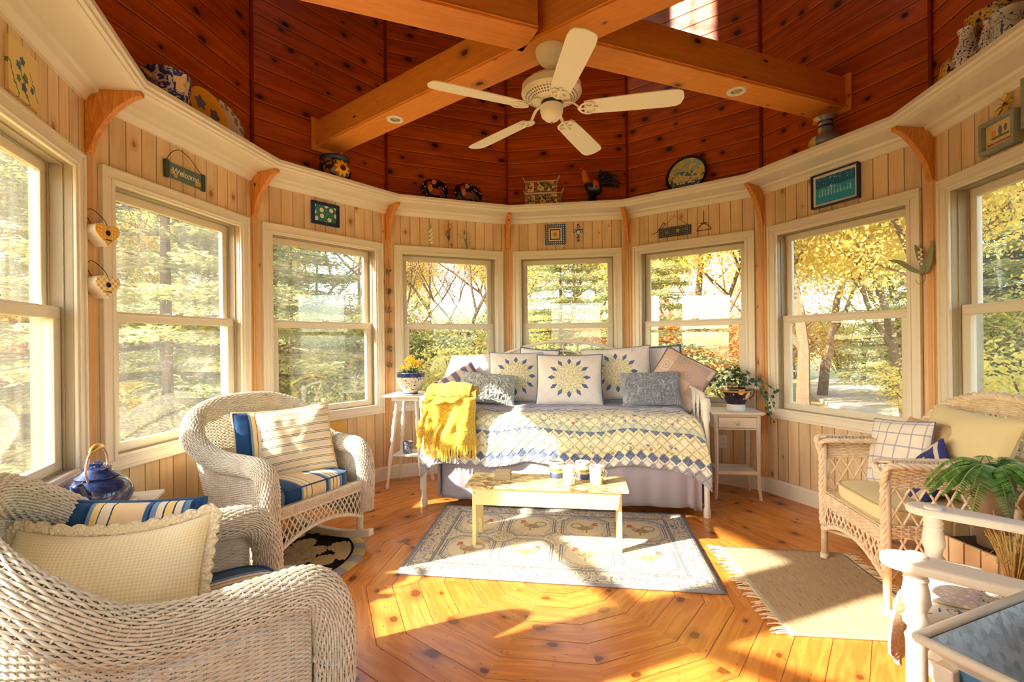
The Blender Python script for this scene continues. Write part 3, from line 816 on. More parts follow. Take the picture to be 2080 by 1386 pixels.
# ------------------------------------------------------------------ fabrics
def fab(t,col,h=None,rough=.85,weave_=True):
    o=t.obj(); nz=t.noise(o,220,2,.5)
    hh=nz*.25 if h is None else h+nz*.2
    return t.pbr(col,rough,bump=t.bump(hh,.002),spec=.15,Sheen_Weight=.15)
def mat_fabric(nm,c,c2=None):
    t=T(nm); n=t.noise(t.obj(),8,3,.6); return fab(t,t.mix(n*.6,c,c2 or tuple(x*.85 for x in c)))
def stripes(t,u,seq):
    """seq: list of (width,colour) repeating over u in metres"""
    tot=sum(w for w,_ in seq); f=(u/tot).fract(); a=0; st=[]
    for w,c in seq: st.append((a/tot,c)); a+=w
    return t.ramp(f,st,'CONSTANT')
NAVY=s(30,58,98); BLU=s(62,104,150); SKYB=s(120,150,178); CRM=s(240,226,196); YEL=s(246,214,140); TAN=s(232,200,150)
AWN=[(.075,s(238,210,164)),(.012,BLU),(.006,NAVY),(.016,SKYB),(.02,CRM),(.004,NAVY),(.022,YEL),(.005,NAVY),(.02,CRM),(.006,BLU),(.014,SKYB),(.012,NAVY),(.07,s(36,74,122)),(.012,NAVY),(.012,SKYB),(.02,YEL),(.004,NAVY),(.03,CRM),(.004,NAVY),(.02,YEL)]
def mat_awning(nm,axis=0,off=0.0):
    t=T(nm); x,y,z=t.xyz(t.obj()); return fab(t,stripes(t,(x,y,z)[axis]+5.0+off,AWN))
M_AWN=mat_awning('awning_stripe_cotton',0,.02); M_AWNB=mat_awning('awning_stripe_cotton_crosswise',0,.30)
M_PIPE=plain('blue_piping',s(44,78,118),.7); M_CREAM=mat_fabric('cream_cotton',s(238,216,160),s(226,200,140))
def box_cushion(name,w,d,h,mat,pipe=None,round_=.05,puff=.02,label=None,cat='cushion',group=None):
    r=empty(name,label=label,cat=cat,group=group)
    def outl(a,ex=0):
        # superellipse outline
        n=5.0; c,s_=cos(a),sin(a); k=(abs(c)**n+abs(s_)**n)**(-1/n); return k*c*(w/2+ex),k*s_*(d/2+ex)
    m=MB(); NV=20
    def f(u,v):
        a=2*pi*u
        if v<.42: q=v/.42; x,y=outl(a); z=puff*(1-q*q)**1.0+0; k=q; return Vector((x*k,y*k,h/2+puff*(1-k**4)))
        if v>.58: q=(1-v)/.42; x,y=outl(a); return Vector((x*q,y*q,-h/2))
        q=(v-.42)/.16; x,y=outl(a,.006*sin(pi*q)); return Vector((x,y,h/2-h*q))
    m.grid(f,64,38,cu=True); m.build('cover',mat,r,smooth=True,ang=50)
    if pipe:
        for z in(h/2,-h/2):
            m=MB(); m.tube([(*outl(2*pi*i/64,.003),z) for i in range(64)],.0045,6,closed=True); m.build('piping',pipe,r,smooth=True)
    return r
def pillow(name,w,h,t_,mat,pipe=None,pinch=.05,wr=.004,seed=1,label=None,cat='pillow',back=None,piper=.004,sag=0,group=None,n=28,ruche=0,edge='piping',corner=.0):
    """upright pillow in its own XZ plane, front faces -Y"""
    r=empty(name,label=label,cat=cat,group=group)
    def o2(u,v):
        x=w/2*u*(1-pinch*(1-v*v)); z=h/2*v*(1-pinch*(1-u*u))
        return x,z-sag*(1-u*u)*(1 if v>0 else 0)*v
    def S(sg):
        def f(a,b):
            u=2*a-1;v=2*b-1
            u=math.sin(u*pi/2)*.35+u*.65; v=math.sin(v*pi/2)*.35+v*.65
            x,z=o2(u,v); e=max(0,(1-u*u)*(1-v*v)); th=t_/2*e**.42
            nz=mn.noise(Vector((x*7+seed*3.1,z*7,seed)))*wr*3+mn.noise(Vector((x*22+seed,z*22,seed*2)))*wr
            if ruche: nz+=ruche*(abs(mn.noise(Vector((x*38,z*38,seed))))+.5*mn.noise(Vector((x*80,z*80,seed))))
            return Vector((x,-sg*(th+nz*min(1,e*3)),z))
        return f
    m=MB(); f=S(1); m.grid(f,n,n); m.build('cover_front',mat,r,smooth=True)
    m=MB(); g=S(-1); m.grid(lambda a,b:g(1-a,b),max(10,n//2),max(10,n//2)); m.build('cover_back',back or mat,r,smooth=True)
    if pipe:
        P=[]
        for i in range(96):
            q=i/96*4; k=int(q); e=2*(q-k)-1; u,v=((e,-1),(1,e),(-e,1),(-1,-e))[k]; x,z=o2(u,v); P.append((x,0,z))
        m=MB(); m.tube(P,piper,6,closed=True); m.build(edge,pipe,r,smooth=True)
    return r
def pose(o,loc,yaw=0,tilt=0,roll_=0):
    """yaw: heading the front faces (0 = -Y), tilt back, roll in own plane"""
    o.rotation_euler=(Matrix.Rotation(rad(yaw),3,'Z')@Matrix.Rotation(-rad(tilt),3,'X')@Matrix.Rotation(rad(roll_),3,'Y')).to_euler(); o.location=loc; return o
def uvm(t,w,h):
    u,v,_=t.xyz(t.uv()); return (u-.5)*w,(v-.5)*h
# --- pillow fabrics
def mat_gingham(nm,c1,c2,p=.0125,w=.6,h=.45):
    t=T(nm); x,z=uvm(t,w,h); a=((x/p).fract()>.5); b=((z/p).fract()>.5)
    return fab(t,t.mix((a+b)*.5,c1,c2))
def mat_stripe(nm,seq,w,h,vert=False,off=0):
    t=T(nm); x,z=uvm(t,w,h); return fab(t,stripes(t,(x if vert else z)+3.0+off,seq))
def mat_plaid(nm,bg,c,p,w,h,lw=.1):
    t=T(nm); x,z=uvm(t,w,h); f=(x/p).fract(); g=(z/p).fract(); l=lambda q:((q-.5).abs()<lw/2)+((q-.5).abs()<lw/6)*-.55
    return fab(t,t.mix((l(f)+l(g)).min(1.0)*.75,bg,c))
def mat_star(nm,w,h,bg=s(236,226,214)):
    t=T(nm); x,z=uvm(t,w,h); r=(x*x+z*z).sqrt(); a=t.math('ARCTAN2',z,x)
    k=(a/(2*pi/12)+.5).fract()-.5
    def ring(r0,hl,hw):
        return (((r-r0).abs()/hl+(k.abs()*r*.5236)/hw)<1.0)
    c=bg; fl=t.voro2(t.vec(x,z,0),60); c=t.mix((r<.125)*(fl<.30),c,s(190,190,110)); c=t.mix((r<.13)*(t.noise(t.vec(x,z,1),90,2,.6).ss(.5,.6))*.5,c,s(120,140,150))
    c=t.mix((r<.13)*.35,c,s(240,224,150))
    c=t.mix(ring(.135,.034,.0165),c,s(92,112,150))
    q=((x+z)*11.0).fract(); q2=((x-z)*11.0).fract(); ql=((q-.5).abs()<.015)+((q2-.5).abs()<.015)
    pf=((k.abs()*r)*90.0).sin()
    return fab(t,c,h=ql*-2.0+(r<.12)*pf*.6)
def mat_ruched(nm,c,c2):
    t=T(nm); o=t.obj(); v=t.voro(o,16,feat='SMOOTH_F1'); n=t.noise(o,26,3,.6,1.2); rg=((v*46.0+n*7.0).sin()*.5+.5)
    return fab(t,t.mix(rg*.5+n*.3,c2,c),h=rg*2.2+n*2)
def mat_patch(nm,w,h):
    t=T(nm); x,z=uvm(t,w,h); p=.09; cx=(x/p).floor(); cz=(z/p).floor(); k=t.white(t.vec(cx,cz,2.0))
    c=t.ramp(k,[(0,s(222,192,166)),(.35,s(206,172,146)),(.6,s(228,206,186)),(.8,s(196,168,150))],'CONSTANT')
    fx=(x/p).fract()-.5; fz=(z/p).fract()-.5; rr_=(fx*fx+fz*fz).sqrt()
    c=t.mix(((rr_*26.0).sin()>.55)*(rr_<.36)*((cx+cz).mod(2.0)<.5)*.5,c,s(150,140,150))
    return fab(t,c)
M_LINEN=mat_fabric('white_linen',s(244,240,234)); M_GRBL=mat_fabric('dusty_blue_cotton',s(104,114,146))
M_YCUSH=mat_fabric('butter_yellow_cotton',s(244,226,176),s(236,212,156))
# --- rocker seat cushions and pillows
def seat(C,name,label,mat,w=.53,d=.54,h=.085,y=-.045,z=.372,pipe=M_PIPE,x=0,puff=.02):
    o=box_cushion(name,w,d,h,mat,pipe,label=label,puff=puff); o.location=loc2w(C,x,y,z+h/2); o.rotation_euler=(0,0,rad(C[2])); return o
seat(CHA,'seat_cushion','blue and cream awning striped seat cushion on the rocking chair by the window',M_AWN)
seat(CHB,'seat_cushion','blue and cream awning striped seat cushion on the armchair nearest the camera',M_AWN)
seat(CHC,'seat_cushion','butter yellow seat cushion on the open lattice armchair',M_YCUSH,w=.50,d=.46,h=.07,y=-.02,z=.39,pipe=plain('yellow_piping',s(220,196,140),.8))
def onC(C,x,y,z,yaw,tilt,roll_,o):
    v=loc2w(C,x,y,z); return pose(o,v,C[2]+yaw,tilt,roll_)
BLUCOT=mat_fabric('navy_cotton',s(34,70,112),s(26,54,92))
o=pillow('throw_pillow',.40,.40,.12,mat_awning('awning_stripe_pillow',0,.405),back=M_AWNB,pipe=M_CREAM,piper=.006,label='navy and yellow striped square pillow tucked behind another on the rocking chair',seed=3); onC(CHA,-.02,.10,.645,-12,17,3,o)
TICK=[(.016,s(238,222,190)),(.0028,s(70,88,116)),(.006,s(236,212,160)),(.0028,s(70,88,116)),(.010,s(242,230,206)),(.008,s(240,216,160))]
o=pillow('throw_pillow',.43,.43,.13,mat_stripe('ticking_stripe',TICK,.43,.43),pipe=M_CREAM,piper=.006,label='cream pillow with thin blue and yellow stripes leaning on the rocking chair by the window',seed=5,wr=.006); onC(CHA,.08,-.02,.645,-30,18,-4,o)
# near armchair pillows
o=pillow('throw_pillow',.42,.34,.11,M_AWN,pipe=M_PIPE,piper=.006,label='blue and yellow awning striped pillow standing behind the gingham one',seed=8); pose(o,(-1.255,-1.295,.60),14,14,1)
GING=mat_gingham('yellow_gingham',s(252,242,208),s(244,220,158),.011,.56,.44)
t=T('cotton_lace'); x,y,z=t.xyz(t.obj()); v=t.voro(t.obj(),110); M_LACE=fab(t,t.mix(v.ss(.1,.5),s(252,244,222),s(242,220,176)),h=v*3.0)
o=pillow('throw_pillow',.50,.36,.17,GING,pipe=None,label='large yellow gingham pillow with a crocheted lace edge on the nearest armchair',seed=11,wr=.008,n=40,sag=.03)
# scalloped lace edging
m=MB()
def lace(a,b):
    q=a*4; k=min(3,int(q)); e=2*(q-k)-1; u,v=((e,-1),(1,e),(-e,1),(-1,-e))[k]
    ex=.034*b*(.75+.25*abs(sin(a*4*pi*11)))
    x=.25*u*(1-.05*(1-v*v)); z=.18*v*(1-.05*(1-u*u))-.03*(1-u*u)*(1 if v>0 else 0)*v
    n_=Vector((x/.28**2,0,z/.22**2)); 
    if abs(u)==1: n_=Vector((u,0,v*.2))
    if abs(v)==1: n_=Vector((u*.2,0,v))
    n_.normalize(); return Vector((x,.004*sin(a*400)*b,z))+n_*ex
m.grid(lace,352,3,cu=True); lo=m.build('lace_edging',M_LACE,o,smooth=True)
sm=lo.modifiers.new('thick','SOLIDIFY'); sm.thickness=.003
pose(o,(-1.175,-1.435,.575),19,20,-1)
# chair C pillows
o=pillow('back_cushion',.54,.44,.16,M_YCUSH,pipe=M_CREAM,label='butter yellow back cushion leaning against the hooped wicker back',seed=13,wr=.006); onC(CHC,.02,.20,.68,0,22,0,o)
o=pillow('throw_pillow',.36,.36,.12,mat_plaid('blue_windowpane_check',s(240,232,218),s(110,116,166),.062,.36,.36),pipe=M_GRBL,piper=.003,label='white pillow with a blue windowpane check on the open lattice armchair',seed=15); onC(CHC,-.13,.02,.64,12,14,-6,o)
t=T('tan_boucle'); M_BOUC=fab(t,t.mix(t.noise(t.obj(),70,3,.7),s(196,158,112),s(226,196,150)),h=t.noise(t.obj(),60,3,.7)*3)
o=pillow('throw_pillow',.33,.33,.12,M_BOUC,label='tan nubby pillow just behind the blue windowpane check pillow',seed=16); onC(CHC,-.10,.13,.66,8,18,0,o)
def mat_sunfl(nm,w,h):
    t=T(nm); x,z=uvm(t,w,h); r=(x*x+z*z).sqrt(); a=t.math('ARCTAN2',z,x); p=(a*8.0).sin()*.018+.055
    c=t.mix((((x.abs()).max(z.abs())-.105).abs()<.012),s(52,62,128),s(226,210,190))
    c=t.mix(r<p,c,s(240,178,40)); c=t.mix(r<.026,c,s(90,50,24)); return fab(t,c)
o=pillow('throw_pillow',.28,.28,.10,mat_sunfl('sunflower_on_blue',.28,.28),label='small blue pillow with an orange sunflower in the armchair corner',seed=18); onC(CHC,.08,.02,.585,-6,22,42,o)
# wooden rocker cushions
def mat_toile(nm,bg,c):
    t=T(nm); o=t.obj(); n=t.noise(o,9,3,.6,1.5); b=t.noise(o,26,2,.5,1)
    c1=t.mix((((n*30.0).sin())>.88)*(b>.5),bg,c); v=t.voro(o,22); return fab(t,t.mix((v<.13)*.7,c1,c))
M_TOILE=mat_toile('blue_sprig_cotton',s(246,240,222),s(96,116,160))
seat(CHD,'seat_cushion','cream seat cushion with small blue sprigs on the white wooden rocker',M_TOILE,w=.50,d=.50,h=.06,y=-.02,z=.39,pipe=M_CREAM)
o=pillow('throw_pillow',.40,.36,.14,mat_toile('gold_floral_cotton',s(230,196,112),s(70,80,96)),label='golden floral pillow lying on the white wooden rocker seat',seed=21,pipe=M_CREAM); onC(CHD,.04,.10,.50,10,78,8,o)
# crocheted round piece hanging on the rocker front
t=T('crochet_cotton'); v=t.voro(t.obj(),60); M_CRO=fab(t,t.mix(v.ss(.1,.45),s(252,246,236),s(226,206,184)),h=v*3)
m=MB()
def cro(u,v):
    X=(2*u-1); w=.17*(1-.25*v)+.03*sin(v*pi); 
    if v<.3: q=v/.3; y=-.12-.165*q; z=.475-.01*q
    else: q=(v-.3)/.7; y=-.285-.03*sin(q*pi/2)-.01*sin(u*14); z=.465-.30*q*(1-.25*X*X)
    return Vector((X*w-.05,y,z))
m.grid(cro,60,40); o=m.build('crocheted_cover',M_CRO,smooth=True); o.modifiers.new('t','SOLIDIFY').thickness=.008
o.location=(CHD[0],CHD[1],0); o.rotation_euler=(0,0,rad(CHD[2])); tag(o,'white crocheted cover hanging over the front edge of the wooden rocker seat','seat cover')
# ------------------------------------------------------------------ daybed
M_MET=plain('white_enamel_bed_frame',s(236,226,208),.4,var=.05)
BX0,BX1,BY0,BY1=-1.063,1.004,.95,1.92; BC=(BX0+BX1)/2; BHW=(BX1-BX0)/2
r=empty('daybed',(BC,BY0,0),label='white metal daybed with an arched back rail under the three middle windows',cat='daybed')
def L(x,y,z): return (x-BC,y-BY0,z)
for x in(BX0,BX1):
    m=MB(); m.lathe([(.024,0),(.026,.05),(.019,.07),(.018,.30),(.018,.66),(.024,.68),(.026,.70),(.022,.74),(.029,.76),(.031,.80),(.024,.835),(.0,.84)],14,L(x,BY0,0),cap=False); m.build('front_post',M_MET,r,smooth=True)
    m=MB(); m.lathe([(.022,0),(.018,.05),(.018,1.0),(.024,1.01),(.012,1.05),(0,1.05)],12,L(x,BY1,0),cap=False); m.build('back_post',M_MET,r,smooth=True)
    m=MB(); P=bez([L(x,BY0,.80),L(x,BY0+.10,.855),L(x,BY0+.35,.87),L(x,BY1-.3,.89),L(x,BY1,.97)],6); m.tube(P,.014,8); m.tube([L(x,BY0,.52),L(x,BY1,.52)],.012,8)
    for i in range(7):
        y0=BY0+.06+i*.13; m.tube([L(x,y0,.52),L(x,y0+.10,.86)],.008,6); m.tube([L(x,y0+.12,.52),L(x,y0+.02,.86)],.008,6)
    m.build('end_panel',M_MET,r,smooth=True)
m=MB(); P=[L(BX0,BY1,.98)]+[L(BC+(u-.5)*2*BHW,BY1,.98+.05*0+(.27*max(0,cos((u-.5)*pi*1.25))**.8)) for u in [i/40 for i in range(1,40)]]+[L(BX1,BY1,.98)]; m.tube(P,.015,8); m.tube([L(BX0,BY1,.56),L(BX1,BY1,.56)],.012,8); m.tube([L(BC+(u-.5)*.8,BY1,.98+.18*cos((u-.5)*pi)) for u in [i/20 for i in range(21)]],.009,6)
for i in range(15):
    x=-.91+i*.13; u=x/(2*BHW)+.5; m.tube([L(BC+x,BY1,.56),L(BC+x,BY1,.98+(.27*max(0,cos((u-.5)*pi*1.25))**.8))],.008,6)
m.build('arched_back_rail',M_MET,r,smooth=True)
m=MB(); m.bb(BX0+.0-BC,BX1-BC,0,.02,.36,.40); m.bb(BX0-BC,BX1-BC,BY1-BY0-.02,BY1-BY0,.36,.40); m.build('side_rail',M_MET,r)
m=MB(); m.bb(BX0+.035-BC,BX1-.035-BC,.03,BY1-BY0-.03,.41,.66); m.build('mattress',M_LINEN,r,bevel=.04)
# bed skirt
t=T('lilac_grey_skirt_cotton'); o_=t.obj(); n=t.noise(o_,6,3,.6); M_SKIRT=fab(t,t.mix(n*.5,s(178,170,178),s(158,150,162)))
m=MB()
def sk(u,v):
    x=-.93+u*1.90; z=.44-v*.375-(.02*(u>.97)*v); y=.952-.012*v-.010*v*sin(x*19)-.006*v*sin(x*47+1); 
    if u<.06: y+=(.06-u)*.9
    if u>.955: y-=.02*sin((u-.955)/.045*pi*2)*v
    return Vector((x,y,z))
m.grid(sk,150,12)
def sk2(sx):
    return lambda u,v:Vector((sx+.012*v*sin(u*40),.955+u*.85,.44-v*.36))
m.grid(sk2(-.955),40,8); m.grid(sk2(.985),40,8)
o=tag(m.build('bed_skirt',M_SKIRT,smooth=True),'lilac grey cloth bed skirt hanging below the quilt','bed skirt'); o.modifiers.new('t','SOLIDIFY').thickness=.003
# quilt
def mat_quilt():
    t=T('patchwork_quilt'); x,q,_=t.xyz(t.uv()); n=t.noise(t.vec(x,q,0),30,3,.6); big=t.noise(t.vec(x,q,3),11,3,.6,1.0)
    CRQ=s(242,234,212); YQ=s(240,228,180); BQ=s(92,106,142); GQ=s(206,212,180)
    sp=t.noise(t.vec(x,q,5),150,2,.5).ss(.45,.62)
    BQt=t.mix(sp*.45,BQ,s(190,198,214))
    # small floral print
    def flor(base,dn=.5):
        v=t.voro2(t.vec(x,q,0),15); vc=t.voro2(t.vec(x,q,0),15,k='Color'); cr,cg,cb=t.xyz(vc)
        d=t.noise(t.vec(x,q,0),38,3,.7)*.75+v*.7
        fc=t.ramp(cr,[(0,s(84,104,160)),(.35,s(126,150,104)),(.6,s(178,90,92)),(.68,s(110,132,172)),(.85,s(146,166,112))],'CONSTANT')
        c=t.mix((1.0-d.ss(.42,.56))*(cg<dn)*.8,base,fc); st=((big*34.0).sin()>.9)*(n>.5)
        return t.mix(st*.6,c,s(130,152,130))
    p=.0765
    # diamonds lattice centred on row q0
    def dia(q0,hs): 
        f=(x/p).fract()-.5; return ((f.abs()*p)/(p/2)+((q-q0).abs())/hs)<1.0
    checker=(((x/.052).floor()+(q/.03).floor()).mod(2.0)<.5)
    wob=(x*7.0).sin()*.035+(x*3.1).sin()*.03
    topc=t.mix(checker,CRQ,BQt)
    c=flor(t.mix(.35,YQ,CRQ),.8)                                     # default
    lav=s(206,200,206)
    c=t.mix(((q+wob)<-.115),c,topc); c=t.mix((((q+wob)<-.215)),c,lav); c=t.mix(((q+wob)<-.30)*checker,c,BQt)
    c=t.mix((q>.085),c,GQ)
    tri=((x/p).fract()-.5).abs()*2.0      # 0 centre..1
    c=t.mix((q>.128),c,t.mix((((q-.128)/.036)>tri),BQt,YQ))
    c=t.mix((q>.168),c,flor(YQ,.6))
    c=t.mix(((q-.205).abs()<.032)*dia(.205,.036),c,s(244,234,196))
    low=t.mix(dia(.322,.038),CRQ,BQt)
    c=t.mix((q>.284)*dia(.322,.038),c,BQt)
    f2=((x/p+.5).fract()-.5).abs()*p/(p/2)
    inl=(f2+((q-.36).abs())/.038)<1.0
    c=t.mix((q>.322)*(1.0-dia(.322,.038)),c,s(244,236,216))
    c=t.mix((q>.36)*(1.0-inl),c,t.mix(.35,BQt,CRQ))
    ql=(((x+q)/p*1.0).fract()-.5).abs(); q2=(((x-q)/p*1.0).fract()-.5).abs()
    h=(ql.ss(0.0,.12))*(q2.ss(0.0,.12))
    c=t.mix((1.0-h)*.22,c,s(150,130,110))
    return fab(t,c,h=h*2.2+n*.4)
M_QUILT=mat_quilt()
def prof_q(sq):
    """quilt section: distance from the front top edge -> (y,z)"""
    if sq<-.06: return (.985+(-sq-.06)*.98,.715+.012*min(1,(-sq-.06)/.2))
    if sq<.06:
        a=(sq+.06)/.12*pi/2; return (.985-.062*sin(a),.652+.063*cos(a))
    return (.923-(sq-.06)*.03,.652-(sq-.06))
m=MB()
def Q(u,v):
    X=(u-.5)*2; hem=.372+.02*sin(X*9)+.10*abs(X)**9+.05*max(0,abs(X)-.9)*10*(.7)
    q=-.92+v*(.92+hem); y,z=prof_q(q); hwid=1.0+.055*max(0,min(1,(q+.02)/.35)) if q>-.02 else 1.0-.03*min(1,(-q)/.3)
    x=BC+X*hwid
    if q>.0:
        k=min(1,q/.36); y-=k*(.010*sin(x*13+1)+.006*sin(x*31)+.012*abs(X)**6)
        z+=.004*sin(x*17)
    else: z+=.010*mn.noise(Vector((x*3.5,y*5,1)))+.004*mn.noise(Vector((x*14,y*14,2)))
    # end edges fall a little
    e=max(0,abs(X)-.93)/.07
    z-=.05*e*e*(1 if q<.06 else max(.0,1-(q-.06)*5))
    return Vector((x,y,z))
m.grid(Q,150,110,uvf=lambda u,v:((u-.5)*2.06,-.92+v*(.92+.40+.09*abs(2*u-1)**9)))
o=tag(m.build('patchwork_quilt',M_QUILT,smooth=True),'yellow and blue patchwork quilt with rows of blue diamonds over the daybed','quilt'); sm=o.modifiers.new('t','SOLIDIFY'); sm.thickness=.012; sm.offset=1
# daybed pillows
STR=[(.045,s(120,108,128)),(.04,s(206,184,168))]
def bp(lab,w,h,th,mat,loc,yaw=0,tilt=20,roll_=0,**k):
    o=pillow('throw_pillow',w,h,th,mat,label=lab,**k)
    pose(o,loc,yaw,tilt,roll_)
    # rest it on the quilt
    zs=[]
    M=o.rotation_euler.to_matrix()
    for a in(-1,1):
        for b in(-1,1): zs.append((M@Vector((a*w*.5,0,b*h*.5))).z)
    o.location.z=loc[2] if loc[2] else .735-min(zs)-.02
    return o
ZB_=0
bp('white pillow catching the sun at the left end of the daybed',.44,.42,.13,M_LINEN,(-.80,1.72,ZB_),5,14,-4,pipe=M_LINEN,seed=31)
bp('white corner of a pillow behind the mauve striped one',.36,.36,.1,M_LINEN,(-.93,1.66,.90),20,12,24,seed=30)
bp('mauve and tan striped pillow slanting against the white pillows',.40,.34,.11,mat_stripe('mauve_stripe',STR,.40,.34,True),(-.90,1.52,.855),14,26,-32,seed=32)
bp('white and blue pillow corner peeking out behind the left star pillow',.36,.40,.10,M_LINEN,(-.26,1.78,.985),0,12,6,pipe=M_GRBL,piper=.008,seed=33)
bp('left quilted star pillow, partly behind the middle one',.48,.45,.14,mat_star('star_patchwork_left',.48,.45),(-.44,1.63,ZB_),6,16,1,pipe=M_GRBL,seed=34,back=M_GRBL)
bp('cream pillow with a blue frill at the right end of the back row',.46,.42,.11,M_LINEN,(.78,1.80,.985),-6,12,-3,pipe=M_GRBL,piper=.013,seed=35)
bp('right quilted star pillow, partly behind the middle one',.60,.47,.14,mat_star('star_patchwork_right',.60,.47),(.44,1.68,ZB_),-4,15,-4,pipe=M_GRBL,seed=36)
bp('middle quilted pillow with a full eight pointed blue star, in front of the others',.56,.45,.15,mat_star('star_patchwork_middle',.56,.45),(.035,1.50,ZB_),0,22,0,pipe=M_GRBL,piper=.007,seed=37)
RU=mat_ruched('sage_ruched_cotton',s(214,212,200),s(156,158,152)); RU2=mat_ruched('grey_blue_ruched_cotton',s(184,186,190),s(134,138,148))
bp('sage grey ruched oblong pillow at the left beside the yellow throw',.50,.28,.12,RU,(-.66,1.42,ZB_),4,30,6,seed=38,ruche=.022,n=80)
bp('peach brown checked patchwork pillow tipped on its corner at the right end',.44,.42,.12,mat_patch('peach_patchwork',.44,.42),(.93,1.52,.925),-14,22,30,pipe=plain('brown_binding',s(128,104,98),.8),piper=.008,seed=39)
bp('blue grey ruched oblong pillow at the right of the front row',.46,.30,.13,RU2,(.685,1.40,ZB_),-4,28,-3,seed=40,ruche=.024,n=80)
# yellow throw
def mat_throw():
    t=T('yellow_crochet'); u,v,_=t.xyz(t.uv()); vo=t.voro2(t.vec(u,v,0),85); ho=(1.0-vo.ss(.12,.4)); n=t.noise(t.vec(u,v,0),9,3,.6)
    c=t.mix(n*.7,s(252,214,86),s(240,186,56)); c=t.mix((vo>.62)*.7,c,s(190,130,24))
    return fab(t,c,h=ho*4.0)
M_THROW=mat_throw()
TH_=empty('crocheted_throw',(-.86,.93,.6),label='yellow crocheted throw draped over the left end of the daybed',cat='throw blanket')
def thr(W0,W1,x0,x1,ztop,zbot,ybk,seed,yf):
    def f(u,v):
        # v 0 back over the arm -> 1 front hem
        xm=x0+(x1-x0)*u; spread=1+.18*v; x=(xm-(x0+x1)/2)*spread+(x0+x1)/2+.03*sin(v*3)
        if v<.22: k=v/.22; y=ybk+(yf-ybk)*k; z=ztop+.035*sin(k*pi)-.05*(1-k)**2*1.0
        elif v<.34: k=(v-.22)/.12; y=yf-.045*sin(k*pi/2); z=ztop-.05*(1-cos(k*pi/2))
        else: k=(v-.34)/.66; y=yf-.045+.0*k; z=ztop-.05-(ztop-.05-zbot)*k
        fold=(.020*sin(u*8+seed+v*1.5)+.008*sin(u*19+seed*2+v*3))*min(1,.3+v)+.018*mn.noise(Vector((u*4,v*5,seed)))
        y+=-(fold+.03)*1.2 if v>.3 else 0; z+=fold*.7 if v<.3 else .0
        z+=.012*sin(u*9+seed) if v>.8 else 0
        y+=.006*mn.noise(Vector((x*20,z*20,seed))); x+=.012*sin(v*9+seed+u*4)
        return Vector((x+.86,y-.93,z-.6))
    return f
FR=MB()
def fringe(f,n,seed,ln=.075):
    r_=random.Random(seed)
    for i in range(n):
        u=(i+.5)/n; p=f(u,1.0); q=p+Vector((r_.uniform(-.012,.012),r_.uniform(-.012,.004),-ln*r_.uniform(.7,1.15)))
        mid=(p+q)/2+Vector((r_.uniform(-.006,.006),-.004,0))
        FR.tube([p+Vector((0,0,.004)),mid,q],[.0035,.0028,.0022],4,cap=False)
m=MB(); f1=thr(0,0,-1.0,-.68,.865,.49,1.28,1.3,.935)
m.grid(f1,60,90,uvf=lambda u,v:(u*.45,v*.85)); m.build('throw_main_fold',M_THROW,TH_,smooth=True).modifiers.new('t','SOLIDIFY').thickness=.006
m=MB(); f2=thr(0,0,-1.09,-.94,.80,.56,1.12,4.1,.945); m.grid(f2,34,60,uvf=lambda u,v:(u*.25+.5,v*.6)); m.build('throw_side_fold',M_THROW,TH_,smooth=True).modifiers.new('t','SOLIDIFY').thickness=.006
f3=thr(0,0,-1.02,-.72,.895,.80,1.22,2.2,.93); m=MB(); m.grid(f3,50,50,uvf=lambda u,v:(u*.4+.2,v*.4)); m.build('throw_top_fold',M_THROW,TH_,smooth=True).modifiers.new('t','SOLIDIFY').thickness=.012
fringe(f1,95,3,.10); fringe(f2,40,5,.085); FR.build('fringe',plain('yellow_yarn_fringe',s(246,206,80),.8),TH_)
# ------------------------------------------------------------------ bench
def mat_peel(nm,amt,top=False):
    t=T(nm); o=t.obj(); x,y,z=t.xyz(o); n=t.noise(t.vec(x*2.2,y*6,z*6),7,5,.7); n2=t.noise(o,3,3,.6)
    ch=(n*.7+n2*.3).ss(amt,amt+.02); wd=t.mix(t.noise(t.vec(x*4,y*60,z*60),2,2,.5),s(176,124,74),s(120,78,46)); g=t.noise(o,14,3,.6)
    pt=t.mix(t.noise(o,5,2,.5)*.4,s(250,228,160),s(238,206,130)); 
    if top: pt=t.mix(g.ss(.42,.6)*.75,pt,s(176,160,120))
    return t.pbr(t.mix(ch,pt,wd),.55,bump=t.bump(ch*-1.0,.002))
M_PEEL=mat_peel('yellow_paint',.64); M_PEELT=mat_peel('peeling_yellow_paint',.53,True)
r=empty('bench',(-.082,.39,0),label='small old bench with peeling yellow paint standing on the rooster rug',cat='bench')
m=MB(); m.bb(-.487,.487,-.14,.145,.363,.386); m.build('top',M_PEELT,r,bevel=.004)
for sy in(-1,1):
    m=MB(); m.prism([(-.425,.262),(.425,.262),(.443,.363),(-.443,.363)],sy*.118-.009,sy*.118+.009,lambda x,y,z:(x,z,y)); m.build('apron',M_PEEL,r,bevel=.002)
    m=MB()
    for sx in(-1,1): m.tube([(sx*.43,sy*.128-.0,.335),(sx*.43,sy*.130,.335)],.003,6)
    m.build('nail_heads',plain('nail_iron',s(60,44,36),.5,metal=.6),r)
for sx in(-1,1):
    m=MB(); m.prism([(-.108,.363),(.108,.363),(.122,.002),(.085,.002),(.05,.12),(.0,.15),(-.05,.12),(-.085,.002),(-.122,.002)],sx*.437-.011,sx*.437+.011,lambda x,y,z:(z,x,y)); m.build('leg',M_PEEL,r,bevel=.002)
